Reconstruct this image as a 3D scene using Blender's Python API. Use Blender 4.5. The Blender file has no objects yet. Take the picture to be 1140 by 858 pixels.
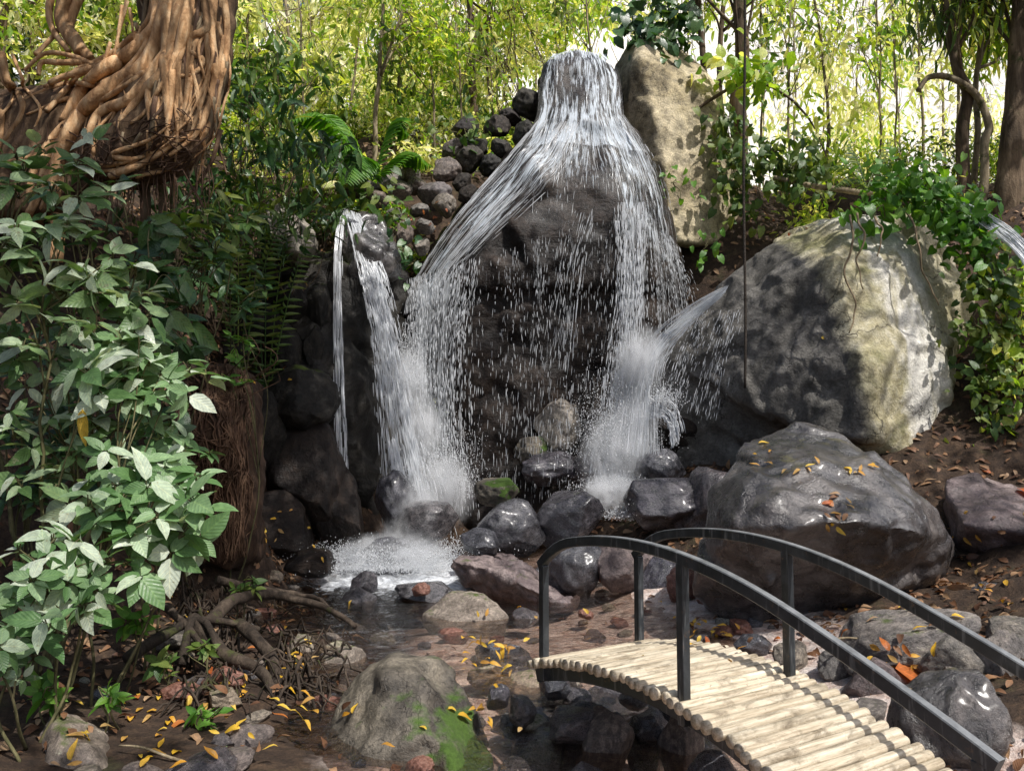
import bpy, bmesh, math, random
import numpy as np
from mathutils import Vector, Matrix
from mathutils.bvhtree import BVHTree

random.seed(7)
RNG = np.random.default_rng(11)
SC = bpy.context.scene
COL = SC.collection
R = math.radians

# ------------------------------------------------------------------ camera
CAM_H, PITCH, FPX = 1.5, R(4.0), 878.0
cp, sp = math.cos(PITCH), math.sin(PITCH)


def at(px, py, y):
    """world point at distance y in front of the viewer, in the direction of a photo pixel"""
    u = (px - 570.0) / FPX
    v = (429.0 - py) / FPX
    d = np.array([u, cp - v * sp, sp + v * cp])
    return np.array([0, 0, CAM_H]) + d * (y / d[1])


def ray(px, py):
    u = (px - 570.0) / FPX
    v = (429.0 - py) / FPX
    d = Vector((u, cp - v * sp, sp + v * cp))
    d.normalize()
    return Vector((0, 0, CAM_H)), d


cam_d = bpy.data.cameras.new("camera")
cam = bpy.data.objects.new("camera", cam_d)
COL.objects.link(cam)
cam.location = (0, 0, CAM_H)
cam.rotation_euler = (math.pi / 2 + PITCH, 0, 0)
cam_d.sensor_width = 36.0
cam_d.lens = 36.0 * FPX / 1140.0
cam_d.clip_start = 0.05
cam_d.clip_end = 2000
SC.camera = cam

SUN_TO = Vector((.40, -.42, .815)).normalized()
# spots to be sunlit; added canopy is left open for them (x, y, z, radius)
GAPS = [(.6, 6.7, 0, .75), (0, 7.7, .3, .35), (1.1, 3.4, .4, .75), (1.7, 2.7, .3, .5), (2.1, 6.4, 1.5, .5), (1.5, 6.2, .9, .35), (4.7, 9.0, 2.4, .9), (2.3, 12, 5, 1.5), (.9, 11.6, 6, 1.5), (1.4, 10.1, 1.4, .7),
        (-1.4, 10.8, 2.2, .6), (-1.2, 8.7, 0, .75), (-3.4, 7, 4.6, .9), (-2.9, 6.9, 5.5, .8), (-2.35, 3.9, .7, .8), (-.8, 4.5, .7, .3), (-2.2, 3.8, .2, .3), (-1.9, 10.2, 3.8, .5), (-2.2, 4.8, 1.5, .5), (-1.3, 6.2, 0, .5), (.3, 5.4, .2, .4), (3.4, 5.8, .8, .4), (-1.0, 9.5, .4, .5),
        (-2.6, 4.7, 2.2, .3), (2.6, 4.7, .5, .5), (-2.5, 11, 4.5, .9), (3.2, 8.9, 1.9, .35), (-.5, 6.9, .2, .3), (-1.6, 4.2, .1, .25), (2.2, 4.1, .4, .35), (-1.0, 5.6, .0, .25), (-1.9, 4.4, 1.1, .3)]


def shades_gap(c):
    for x, y, z, r in GAPS:
        t = (c[2] - z) / SUN_TO.z
        if math.hypot(c[0] - SUN_TO.x * t - x, c[1] - SUN_TO.y * t - y) < r + .42: return True
    return False


# ------------------------------------------------------------------ noise (numpy perlin)
_prm = np.random.default_rng(5).permutation(256)
_prm = np.concatenate([_prm, _prm, _prm]).astype(np.int64)
_g = np.random.default_rng(6).normal(size=(256, 3))
_g /= np.linalg.norm(_g, axis=1, keepdims=True)


def pnoise(p):
    p = np.asarray(p, float)
    i = np.floor(p).astype(np.int64)
    f = p - i
    i &= 255
    w = f * f * f * (f * (f * 6 - 15) + 10)
    out = np.zeros(len(p))
    for dx in (0, 1):
        wx = w[:, 0] if dx else 1 - w[:, 0]
        a = _prm[(i[:, 0] + dx) & 255]
        for dy in (0, 1):
            wy = w[:, 1] if dy else 1 - w[:, 1]
            b = _prm[(a + i[:, 1] + dy) & 255]
            for dz in (0, 1):
                wz = w[:, 2] if dz else 1 - w[:, 2]
                h = _prm[(b + i[:, 2] + dz) & 255]
                g = _g[h]
                d = g[:, 0] * (f[:, 0] - dx) + g[:, 1] * (f[:, 1] - dy) + g[:, 2] * (f[:, 2] - dz)
                out += wx * wy * wz * d
    return out * 1.5


def fbm(p, octv=4, lac=2.1, gain=0.5):
    p = np.asarray(p, float)
    o = np.zeros(len(p)); a = 1.0
    for k in range(octv):
        o += a * pnoise(p + 17.3 * k)
        p = p * lac; a *= gain
    return o


def ridged(p, octv=3):
    p = np.asarray(p, float)
    o = np.zeros(len(p)); a = 1.0
    for k in range(octv):
        o += a * (1 - 2 * np.abs(pnoise(p + 31.7 * k)))
        p = p * 2.1; a *= 0.5
    return o


# ------------------------------------------------------------------ object helpers
def tag(o, label=None, cat=None, group=None, kind=None):
    if label: o['label'] = label
    if cat: o['category'] = cat
    if group: o['group'] = group
    if kind: o['kind'] = kind
    return o


def empty(name, loc=(0, 0, 0), rz=0.0):
    o = bpy.data.objects.new(name, None)
    o.empty_display_size = 0.1
    COL.objects.link(o)
    o.location = loc
    o.rotation_euler = (0, 0, rz)
    return o


def link_mesh(name, me, mat=None, parent=None, loc=None, smooth=True):
    o = bpy.data.objects.new(name, me)
    COL.objects.link(o)
    if mat is not None:
        me.materials.clear(); me.materials.append(mat)
    me.polygons.foreach_set('use_smooth', np.full(len(me.polygons), bool(smooth)))
    if loc is not None: o.location = loc
    if parent is not None: o.parent = parent
    return o


def np_mesh(name, V, faces, rnd=None, uv=None, lc=None):
    """V (n,3); faces: list of (k,m) int arrays, each of constant m; rnd per vertex; uv per vertex"""
    me = bpy.data.meshes.new(name)
    V = np.asarray(V, np.float32)
    me.vertices.add(len(V)); me.vertices.foreach_set('co', V.ravel())
    faces = [np.asarray(f, np.int32) for f in faces if len(f)]
    loops = np.concatenate([f.ravel() for f in faces])
    tot = np.concatenate([np.full(len(f), f.shape[1], np.int32) for f in faces])
    start = np.concatenate([[0], np.cumsum(tot)[:-1]]).astype(np.int32)
    me.loops.add(len(loops)); me.loops.foreach_set('vertex_index', loops)
    me.polygons.add(len(tot))
    me.polygons.foreach_set('loop_start', start)
    me.polygons.foreach_set('loop_total', tot)
    if rnd is not None:
        a = me.attributes.new('rnd', 'FLOAT', 'POINT')
        a.data.foreach_set('value', np.asarray(rnd, np.float32))
    if lc is not None:
        a = me.attributes.new('leafco', 'FLOAT_VECTOR', 'POINT')
        a.data.foreach_set('vector', np.asarray(lc, np.float32).ravel())
    if uv is not None:
        l = me.uv_layers.new(name='flow')
        l.data.foreach_set('uv', np.asarray(uv, np.float32)[loops].ravel())
    me.update(calc_edges=True)
    me.validate()
    return me


class MB:
    """collects tubes / leaves / boxes that together form ONE object or part"""
    def __init__(s):
        s.V = []; s.F = {}; s.rnd = []; s.n = 0; s.lc = []

    def add(s, V, faces, rnd=0.5, lc=None):
        V = np.asarray(V, float)
        s.lc.append(np.zeros((len(V), 3)) if lc is None else lc)
        for f in faces:
            f = np.asarray(f, np.int64)
            if len(f): s.F.setdefault(f.shape[1], []).append(f + s.n)
        s.V.append(V)
        s.rnd.append(np.full(len(V), rnd) if np.isscalar(rnd) else np.asarray(rnd))
        s.n += len(V)
        return s

    def tube(s, pts, rad, sides=8, rnd=None, cap=True, flat=1.0):
        pts = np.asarray(pts, float)
        n = len(pts)
        rad = np.full(n, rad) if np.isscalar(rad) else np.asarray(rad, float)
        T = np.gradient(pts, axis=0)
        T /= np.maximum(np.linalg.norm(T, axis=1, keepdims=True), 1e-9)
        up = np.array([0.13, 0.21, 0.97]) if abs(T[0][2]) < 0.9 else np.array([1.0, 0.1, 0.0])
        S = []
        a = np.cross(T[0], up); a /= np.linalg.norm(a)
        for k in range(n):
            a = a - T[k] * np.dot(a, T[k]); a /= max(np.linalg.norm(a), 1e-9)
            S.append(a.copy())
        S = np.array(S); B = np.cross(T, S)
        th = np.linspace(0, 2 * np.pi, sides, endpoint=False)
        ring = pts[:, None, :] + rad[:, None, None] * (np.cos(th)[None, :, None] * S[:, None, :] + flat * np.sin(th)[None, :, None] * B[:, None, :])
        V = ring.reshape(-1, 3)
        i = np.arange(n - 1)[:, None] * sides; j = np.arange(sides)[None, :]; j2 = (j + 1) % sides
        q = np.stack([i + j, i + j2, i + sides + j2, i + sides + j], -1).reshape(-1, 4)
        fs = [q]
        if cap:
            V = np.vstack([V, pts[0], pts[-1]])
            c0 = n * sides; k = np.arange(sides); k2 = (k + 1) % sides
            fs.append(np.concatenate([np.stack([k2, k, np.full(sides, c0)], 1),
                                      np.stack([(n - 1) * sides + k, (n - 1) * sides + k2, np.full(sides, c0 + 1)], 1)]))
        return s.add(V, fs, random.random() if rnd is None else rnd)

    def box(s, c, sx, sy, sz, M=None, rnd=0.5):
        v = np.array([[x, y, z] for x in (-.5, .5) for y in (-.5, .5) for z in (-.5, .5)]) * [sx, sy, sz]
        if M is not None: v = v @ np.array(M.to_3x3()).T
        f = np.array([[0, 1, 3, 2], [4, 6, 7, 5], [0, 4, 5, 1], [2, 3, 7, 6], [0, 2, 6, 4], [1, 5, 7, 3]])
        return s.add(v + np.asarray(c), [f], rnd)

    def leaves(s, pos, dirs, ups, L, W, kind='leaf', rnd=None, droop=0.25):
        """many leaves at once. dirs = along the blade, ups = face normal"""
        pos = np.asarray(pos, float); N = len(pos)
        if N == 0: return s
        d = np.asarray(dirs, float); d = d / np.maximum(np.linalg.norm(d, axis=1, keepdims=True), 1e-9)
        u = np.asarray(ups, float)
        sd = np.cross(d, u); sd /= np.maximum(np.linalg.norm(sd, axis=1, keepdims=True), 1e-9)
        u = np.cross(sd, d)
        L = np.broadcast_to(np.asarray(L, float), (N,)); W = np.broadcast_to(np.asarray(W, float), (N,))
        T, Fs = TPL[kind]
        z = T[:, 2] - droop * T[:, 1] ** 2
        V = (pos[:, None, :] + (T[None, :, 0] * W[:, None])[..., None] * sd[:, None, :]
             + (T[None, :, 1] * L[:, None])[..., None] * d[:, None, :]
             + (z[None, :] * L[:, None])[..., None] * u[:, None, :])
        m = len(T)
        off = np.arange(N)[:, None, None] * m
        fs = [(f[None] + off).reshape(-1, f.shape[1]) for f in Fs]
        r = RNG.random(N) if rnd is None else np.broadcast_to(rnd, (N,))
        return s.add(V.reshape(-1, 3), fs, np.repeat(r, m), np.tile(np.stack([np.abs(T[:, 0]), T[:, 1], T[:, 0] * 0], 1), (N, 1)))

    def build(s, name, mat, parent=None, loc=None, smooth=True):
        V = np.vstack(s.V)
        if loc is not None: V = V - np.asarray(loc)
        me = np_mesh(name, V, [np.concatenate(v) for v in s.F.values()], np.concatenate(s.rnd), None, np.vstack(s.lc) if any(l.any() for l in s.lc) else None)
        return link_mesh(name, me, mat, parent, loc, smooth)


def _tpl():
    T = {}
    # small: folded rhombus
    T['small'] = (np.array([[0, 0, 0], [-.5, .45, .05], [0, 1, 0], [.5, .45, .05]], float), [np.array([[0, 1, 2], [0, 2, 3]])])
    # leaf : broad with midrib fold
    rows = [(0.12, .33), (0.34, .5), (0.6, .44), (0.83, .22)]
    v = [[0, 0, 0]]
    for y, w in rows: v += [[-w, y, .05], [0, y, 0], [w, y, .05]]
    v.append([0, 1.0, 0])
    f3 = [[0, 2, 1], [0, 3, 2]]; f4 = []
    for k in range(len(rows) - 1):
        a = 1 + 3 * k
        f4 += [[a, a + 1, a + 4, a + 3], [a + 1, a + 2, a + 5, a + 4]]
    a = 1 + 3 * (len(rows) - 1); t = len(v) - 1
    f3 += [[a, a + 1, t], [a + 1, a + 2, t]]
    T['leaf'] = (np.array(v, float), [np.array(f3), np.array(f4)])
    # heart shaped
    v2 = np.array(v, float).copy()
    v2[1:4, 1] = [-.12, .0, -.12]; v2[1, 0] = -.38; v2[3, 0] = .38
    v2[4:7, 1] = .22; v2[4, 0] = -.55; v2[6, 0] = .55
    v2[0, 1] = .0
    T['heart'] = (v2, [np.array(f3), np.array(f4)])
    # curled dead leaf
    v3 = np.array(v, float).copy(); v3[:, 2] = .16 * np.abs(v3[:, 0]) ** 1.5 + .08 * np.sin(v3[:, 1] * 5)
    T['dead'] = (v3, [np.array(f3), np.array(f4)])
    return T


TPL = _tpl()


def rand_unit(n):
    v = RNG.normal(size=(n, 3))
    return v / np.linalg.norm(v, axis=1, keepdims=True)


def spline(pts, n=24):
    """catmull-rom through points"""
    P = np.asarray(pts, float)
    if len(P) == 2: P = np.array([P[0], (P[0] + P[1]) / 2, P[1]])
    Q = np.vstack([2 * P[0] - P[1], P, 2 * P[-1] - P[-2]])
    t = np.linspace(0, len(P) - 1 - 1e-6, n)
    k = t.astype(int); f = (t - k)[:, None]
    a, b, c, d = Q[k], Q[k + 1], Q[k + 2], Q[k + 3]
    return .5 * (2 * b + (c - a) * f + (2 * a - 5 * b + 4 * c - d) * f ** 2 + (3 * b - a - 3 * c + d) * f ** 3)


def wobble(P, amp, freq=2.0):
    P = np.asarray(P, float)
    o = RNG.random(3) * 50
    return P + amp * np.stack([pnoise(P * freq + o), pnoise(P * freq + o + 40), pnoise(P * freq + o + 80)], 1)
# ------------------------------------------------------------------ materials
class NT:
    def __init__(s, name):
        s.m = bpy.data.materials.new(name); s.m.use_nodes = True
        s.t = s.m.node_tree; s.t.nodes.clear()
        s.out = s.t.nodes.new('ShaderNodeOutputMaterial')

    def n(s, typ, **kw):
        x = s.t.nodes.new(typ)
        for k, v in kw.items():
            if hasattr(x, k): setattr(x, k, v)
        return x

    def l(s, a, b): s.t.links.new(a, b)

    def val(s, sock, v):
        if hasattr(v, 'is_linked') or isinstance(v, bpy.types.NodeSocket): s.l(v, sock)
        else: sock.default_value = v

    def noise(s, vec, scale, detail=5, rough=.6, dist=0.0):
        x = s.n('ShaderNodeTexNoise'); x.inputs['Scale'].default_value = scale
        x.inputs['Detail'].default_value = detail; x.inputs['Roughness'].default_value = rough
        x.inputs['Distortion'].default_value = dist
        s.l(vec, x.inputs['Vector']); return x.outputs['Fac']

    def ramp(s, fac, stops, interp='LINEAR'):
        x = s.n('ShaderNodeValToRGB'); r = x.color_ramp; r.interpolation = interp
        while len(r.elements) < len(stops): r.elements.new(.5)
        for e, (p, c) in zip(r.elements, stops):
            e.position = p; e.color = (c, c, c, 1) if np.isscalar(c) else (*c, 1)
        s.l(fac, x.inputs['Fac']); return x.outputs['Color']

    def mix(s, fac, a, b, mode='MIX'):
        x = s.n('ShaderNodeMix'); x.data_type = 'RGBA'; x.blend_type = mode
        s.val(x.inputs[0], fac)
        s.val(x.inputs[6], a if not isinstance(a, tuple) else (*a, 1)); s.val(x.inputs[7], b if not isinstance(b, tuple) else (*b, 1))
        return x.outputs[2]

    def math(s, op, a, b=0.0, clamp=False):
        x = s.n('ShaderNodeMath'); x.operation = op; x.use_clamp = clamp
        s.val(x.inputs[0], a); s.val(x.inputs[1], b); return x.outputs[0]

    def mapr(s, v, a, b, c=0.0, d=1.0):
        x = s.n('ShaderNodeMapRange'); s.l(v, x.inputs[0])
        for k, q in zip((1, 2, 3, 4), (a, b, c, d)): x.inputs[k].default_value = q
        return x.outputs[0]

    def obj(s): return s.n('ShaderNodeTexCoord').outputs['Object']
    def pos(s): return s.n('ShaderNodeNewGeometry').outputs['Position']

    def nz(s):
        g = s.n('ShaderNodeNewGeometry'); x = s.n('ShaderNodeSeparateXYZ'); s.l(g.outputs['Normal'], x.inputs[0])
        return x.outputs

    def mapping(s, vec, scale=(1, 1, 1), rot=(0, 0, 0)):
        x = s.n('ShaderNodeMapping'); x.inputs['Scale'].default_value = scale; x.inputs['Rotation'].default_value = rot
        s.l(vec, x.inputs['Vector']); return x.outputs[0]

    def attr(s, name='rnd'):
        x = s.n('ShaderNodeAttribute'); x.attribute_name = name; return x.outputs['Fac']

    def bump(s, h, strength=.5, dist=.05, normal=None):
        x = s.n('ShaderNodeBump'); x.inputs['Strength'].default_value = strength; x.inputs['Distance'].default_value = dist
        s.l(h, x.inputs['Height'])
        if normal is not None: s.l(normal, x.inputs['Normal'])
        return x.outputs[0]

    def principled(s, color, rough=.6, normal=None, spec=.5, **kw):
        x = s.n('ShaderNodeBsdfPrincipled')
        s.val(x.inputs['Base Color'], color if not isinstance(color, tuple) else (*color, 1))
        s.val(x.inputs['Roughness'], rough); s.val(x.inputs['Specular IOR Level'], spec)
        if normal is not None: s.l(normal, x.inputs['Normal'])
        for k, v in kw.items(): s.val(x.inputs[k.replace('_', ' ')], v)
        return x.outputs[0]

    def done(s, shader):
        s.l(shader, s.out.inputs['Surface']); return s.m


def rock_mat(name, cols, wet=.3, moss=0.0, moss_col=(.06, .085, .015), scale=1.0, bump=.7, strata=0.0, lichen=0.0, lichen_col=(.5, .48, .36), rnd_tint=True, spec=None, moss_dir=None):
    t = NT(name); o = t.obj()
    inf = t.n('ShaderNodeObjectInfo')
    off = t.n('ShaderNodeVectorMath'); off.operation = 'ADD'
    cmb = t.n('ShaderNodeCombineXYZ'); k = t.math('MULTIPLY', inf.outputs['Random'], 37.0)
    for i in range(3): t.l(k, cmb.inputs[i])
    t.l(o, off.inputs[0]); t.l(cmb.outputs[0], off.inputs[1]); o = off.outputs[0]
    n1 = t.noise(o, 1.3 * scale, 7, .62, .4)
    n2 = t.noise(o, 6.0 * scale, 8, .68)
    n3 = t.noise(o, 38 * scale, 4, .7)
    c = t.ramp(n1, [(.30, cols[0]), (.48, cols[1]), (.60, cols[2]), (.72, cols[1])])
    sp_ = t.ramp(n2, [(.33, .45), (.5, 1.0), (.68, 1.5)])
    c = t.mix(1.0, c, sp_, 'MULTIPLY')
    gr = t.ramp(n3, [(.35, .55), (.55, 1.0), (.7, 1.35)])
    c = t.mix(.8, c, gr, 'MULTIPLY')
    if rnd_tint:
        tint = t.ramp(inf.outputs['Random'], [(0, (.65, .65, .75)), (.3, (1.0, .86, .78)), (.6, (.8, .85, .9)), (1, (1.25, 1.18, 1.05))])
        c = t.mix(1.0, c, tint, 'MULTIPLY')
    # cracks
    v = t.n('ShaderNodeTexVoronoi'); v.feature = 'DISTANCE_TO_EDGE'; v.inputs['Scale'].default_value = 1.7 * scale
    dm = t.n('ShaderNodeVectorMath'); dm.operation = 'ADD'
    nn = t.n('ShaderNodeTexNoise'); nn.inputs['Scale'].default_value = 2.5 * scale; nn.inputs['Detail'].default_value = 5
    t.l(o, nn.inputs['Vector']); t.l(o, dm.inputs[0]); t.l(nn.outputs['Color'], dm.inputs[1]); t.l(dm.outputs[0], v.inputs['Vector'])
    crack = t.mapr(v.outputs['Distance'], 0.0, .02)
    cm = t.math('MAXIMUM', crack, t.mapr(n1, .45, .55))
    c = t.mix(1.0, c, t.ramp(cm, [(0, .35), (1, 1.0)]), 'MULTIPLY')
    nx, ny, nz = t.nz()
    if lichen > 0:
        n4 = t.noise(o, 9 * scale, 9, .75, .6)
        m = t.mapr(n4, .62 - .2 * lichen, .66 - .2 * lichen + .06)
        c = t.mix(t.math('MULTIPLY', m, .75), c, lichen_col)
    rough = t.mapr(n2, .3, .75, max(.1, .62 - .5 * wet), max(.26, .95 - .62 * wet))
    if moss > 0:
        n5 = t.noise(o, 2.2 * scale, 8, .7)
        mm = t.math('ADD', t.math('MULTIPLY', nz, .45), n5)
        if moss_dir is not None:
            dv = t.n('ShaderNodeVectorMath'); dv.operation = 'DOT_PRODUCT'; t.l(t.obj(), dv.inputs[0]); dv.inputs[1].default_value = moss_dir
            mm = t.math('ADD', mm, dv.outputs['Value'])
        m = t.mapr(mm, 1.06 - .5 * moss, 1.2 - .5 * moss)
        mc = t.mix(t.noise(o, 24 * scale, 4, .7), tuple(x * .4 for x in moss_col), tuple(min(1, x * 1.9) for x in moss_col))
        c = t.mix(m, c, mc)
        rough = t.math('MAXIMUM', rough, t.math('MULTIPLY', m, .95))
    h = t.math('ADD', t.math('MULTIPLY', n2, 1.0), t.math('MULTIPLY', n3, .22))
    h = t.math('ADD', h, t.math('MULTIPLY', crack, .12))
    if strata > 0:
        st = t.noise(t.mapping(o, (1, 1, 6)), 2.0, 6, .7)
        h = t.math('ADD', h, t.math('MULTIPLY', st, strata))
    b = t.bump(h, bump, .06 / scale)
    kw = dict(Coat_Weight=.5 if scale < 1.2 or scale > 2 else .22, Coat_Roughness=.22 if scale < 1.2 or scale > 2 else .35) if wet >= .7 else {}
    sh = t.principled(c, rough, b, spec=(.3 + .45 * wet) if spec is None else spec, **kw)
    return t.done(sh)


def leaf_mat(name, cols, rough=.42, transl=.35, tcol=None, spec=.5, spots=None):
    t = NT(name); a = t.attr()
    c = t.ramp(a, [(i / max(1, len(cols) - 1), x) for i, x in enumerate(cols)])
    n = t.noise(t.pos(), 30, 3)
    c = t.mix(.5, c, t.ramp(n, [(.3, .6), (.7, 1.35)]), 'MULTIPLY')
    if spots is not None:
        m = t.mapr(t.noise(t.pos(), 14, 4, .7), .60, .66)
        c = t.mix(m, c, spots)
    lc = t.n('ShaderNodeAttribute'); lc.attribute_name = 'leafco'
    sx = t.n('ShaderNodeSeparateXYZ'); t.l(lc.outputs['Vector'], sx.inputs[0])
    sv = t.math('SINE', t.math('MULTIPLY', t.math('SUBTRACT', sx.outputs[1], t.math('MULTIPLY', sx.outputs[0], .7)), 44.0))
    rib = t.mapr(sx.outputs[0], .0, .05, 1, 0)
    rib = t.math('MULTIPLY', rib, t.mapr(sx.outputs[1], 0, .06))
    vein = t.math('MAXIMUM', rib, t.math('MULTIPLY', t.mapr(sv, .86, 1.0), t.mapr(sx.outputs[1], .05, .12)))
    c = t.mix(t.math('MULTIPLY', vein, .30), c, t.mix(1.0, c, (2.2, 1.9, 1.5), 'MULTIPLY'))
    ageing = t.math('MULTIPLY', t.mapr(t.noise(t.pos(), 42, 3, .7), .60, .70), t.mapr(a, .55, .8))
    c = t.mix(t.math('MULTIPLY', ageing, .6), c, (.22, .15, .05))
    hb = t.math('ADD', t.math('MULTIPLY', n, .5), t.math('MULTIPLY', sv, .12))
    p = t.principled(c, t.mapr(n, .3, .7, rough - .1, rough + .16), t.bump(hb, .35, .012), spec=spec)
    tr = t.n('ShaderNodeBsdfTranslucent')
    tc = t.mix(1.0, c, tcol or (1.8, 1.7, .7), 'MULTIPLY')
    t.l(tc, tr.inputs['Color'])
    m = t.n('ShaderNodeMixShader'); m.inputs[0].default_value = transl
    t.l(p, m.inputs[1]); t.l(tr.outputs[0], m.inputs[2])
    return t.done(m.outputs[0])


def bark_mat(name, cols, sc=(1, 1, .18), scale=9.0, bump=.8, moss=0.0, rough=.85):
    t = NT(name); o = t.pos()
    n1 = t.noise(t.mapping(o, sc), scale, 7, .65, .5)
    n2 = t.noise(o, 2.2, 5, .6)
    c = t.ramp(n1, [(.32, cols[0]), (.5, cols[1]), (.68, cols[2])])
    c = t.mix(1.0, c, t.ramp(n2, [(.35, .6), (.62, 1.25)]), 'MULTIPLY')
    c = t.mix(.6, c, t.ramp(t.attr(), [(0, .55), (1, 1.35)]), 'MULTIPLY')
    if moss:
        m = t.mapr(t.noise(o, 5, 7, .7), .62 - .15 * moss, .70 - .15 * moss)
        c = t.mix(m, c, (.055, .06, .018))
    n3 = t.noise(o, 45, 4, .7)
    h = t.math('ADD', n1, t.math('MULTIPLY', n3, .3))
    return t.done(t.principled(c, rough, t.bump(h, bump, .03), spec=.3))


M = {}
M['wet_black'] = rock_mat('wet black rock', [(.006, .0045, .004), (.016, .011, .009), (.034, .023, .017)], wet=.6, spec=.3, moss=.12, scale=1.4, strata=.6, rnd_tint=False)
M['wet_cliff'] = rock_mat('wet dark cliff rock', [(.007, .007, .006), (.015, .013, .011), (.032, .028, .022)], wet=.45, spec=.25, moss=.35, scale=1.3, rnd_tint=False)
M['ochre'] = rock_mat('ochre weathered rock', [(.18, .145, .085), (.42, .35, .22), (.56, .48, .33)], wet=.1, moss=.3, moss_col=(.12, .12, .03), scale=1.2, bump=.8, rnd_tint=False)
M['grey_dry'] = rock_mat('grey dry rock', [(.12, .12, .115), (.2, .195, .18), (.3, .285, .25)], wet=.25, moss=.15, scale=1.2, lichen=.2)
M['boulder_wet'] = rock_mat('grey brown smooth boulder rock', [(.022, .02, .021), (.058, .052, .052), (.13, .115, .108)], wet=.85, moss=.12, moss_col=(.1, .09, .03), scale=1.0, bump=.55, rnd_tint=False)
M['purple'] = rock_mat('purple grey rock', [(.08, .06, .06), (.15, .115, .115), (.23, .18, .17)], wet=.55, moss=.1, scale=1.3, rnd_tint=False)
M['mossy'] = rock_mat('mossy boulder rock', [(.045, .038, .033), (.11, .095, .075), (.22, .19, .145)], wet=.35, moss=.66, moss_dir=(.45, -.25, -.34), moss_col=(.045, .085, .012), scale=1.6, rnd_tint=False)
M['stone'] = rock_mat('stream stone', [(.065, .058, .054), (.15, .133, .12), (.28, .25, .22)], wet=.55, moss=.12, scale=3.2, bump=.6)
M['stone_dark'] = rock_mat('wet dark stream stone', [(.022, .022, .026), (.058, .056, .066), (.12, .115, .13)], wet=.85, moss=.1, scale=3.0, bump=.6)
M['dark_pile'] = rock_mat('dark heap stone', [(.016, .015, .014), (.04, .037, .034), (.075, .068, .06)], wet=.4, spec=.25, moss=.25, scale=3.0, bump=.6)  # darker tone for the heap beside the waterfall rock
M['stone_pale'] = rock_mat('pale stream stone', [(.15, .13, .10), (.28, .25, .2), (.4, .36, .29)], wet=.2, moss=.3, scale=2.6, bump=.6, lichen=.2)
M['stone_red'] = rock_mat('reddish stone', [(.09, .035, .022), (.2, .085, .06), (.3, .16, .12)], wet=.6, scale=3.0, bump=.5, rnd_tint=False)

M['lf_pale'] = leaf_mat('pale green shrub leaf', [(.07, .14, .045), (.14, .23, .085), (.26, .36, .2), (.52, .58, .47)], .38, .25, (1.3, 1.4, .6), spec=.35, spots=(.2, .22, .13))  # palest tone whitened to imitate shine on some leaves
M['lf_big'] = leaf_mat('broad blue green leaf', [(.07, .15, .05), (.14, .25, .10), (.27, .39, .22), (.58, .64, .54)], .38, .25, (1.3, 1.4, .6), spec=.35)  # top of the range lightened to stand for highlights and sun patches
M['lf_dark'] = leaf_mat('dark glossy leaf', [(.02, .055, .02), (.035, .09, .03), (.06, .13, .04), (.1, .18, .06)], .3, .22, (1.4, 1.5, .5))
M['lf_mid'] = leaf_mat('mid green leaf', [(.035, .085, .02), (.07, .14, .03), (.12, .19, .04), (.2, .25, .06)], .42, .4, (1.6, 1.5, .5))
M['lf_sun'] = leaf_mat('sunny yellow green leaf', [(.11, .25, .025), (.22, .40, .045), (.40, .54, .08), (.80, .82, .45)], .34, .55, (1.6, 1.4, .5))  # last tone near white, standing in for glints
M['lf_gold_glare'] = leaf_mat('golden green leaf with white glare', [(.34, .48, .09), (.54, .64, .22), (.80, .84, .52), (.95, .95, .88)], .34, .55, (1.4, 1.25, .7))  # lightest tones near white to mimic overexposed specks
M['lf_fern'] = leaf_mat('bright fern leaf', [(.06, .17, .02), (.1, .25, .03), (.17, .33, .05)], .4, .4, (1.5, 1.5, .4))
M['yellow_leaf'] = leaf_mat('yellow fallen leaf', [(.42, .22, .05), (.70, .42, .03), (.76, .54, .09), (.62, .30, .03), (.5, .34, .14)], .4, .3, (1.2, 1.1, .6))
M['brown_leaf'] = leaf_mat('dry brown leaf', [(.07, .03, .015), (.16, .075, .035), (.26, .14, .07), (.36, .24, .14)], .6, .15, (1.3, 1.0, .6))
M['orange_leaf'] = leaf_mat('dry orange leaf', [(.45, .12, .02), (.5, .18, .04), (.42, .1, .03)], .45, .3, (1.3, .9, .4))

M['fig_bark'] = bark_mat('fig root bark', [(.26, .135, .06), (.52, .305, .15), (.68, .48, .28)], (1, 1, .35), 14, .8)
M['fig_mid'] = bark_mat('fig trunk bark', [(.06, .032, .018), (.16, .095, .05), (.30, .20, .115)], (1, 1, .3), 12, 1.0)
M['fig_dark'] = bark_mat('dark root mass bark', [(.03, .016, .010), (.07, .038, .022), (.13, .075, .043)], (1, 1, .3), 13, .9)
M['bark'] = bark_mat('brown bark', [(.05, .035, .022), (.11, .075, .045), (.2, .145, .095)], (1, 1, .15), 14, .8, moss=.3)
M['bark_pale'] = bark_mat('pale thin bark', [(.13, .10, .06), (.24, .19, .12), (.36, .30, .2)], (1, 1, .15), 16, .6, moss=.5)
M['root_dark'] = bark_mat('dark damp root', [(.02, .014, .010), (.05, .036, .026), (.1, .075, .055)], (1, 1, .5), 14, .8, moss=.3)
M['root_fine'] = bark_mat('fine brown rootlet', [(.045, .022, .013), (.105, .058, .035), (.21, .13, .08)], (1, 1, .3), 14, .6)
M['stem'] = bark_mat('green brown stem', [(.06, .06, .025), (.12, .11, .05), (.2, .17, .09)], (1, 1, .2), 20, .4)
M['rope'] = bark_mat('dark rope fibre', [(.02, .015, .012), (.045, .035, .028), (.08, .065, .05)], (1, 1, 1), 60, .9)
M['vine'] = bark_mat('pale hanging vine', [(.12, .09, .05), (.24, .18, .11), (.36, .28, .18)], (1, 1, .2), 20, .5)


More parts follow.
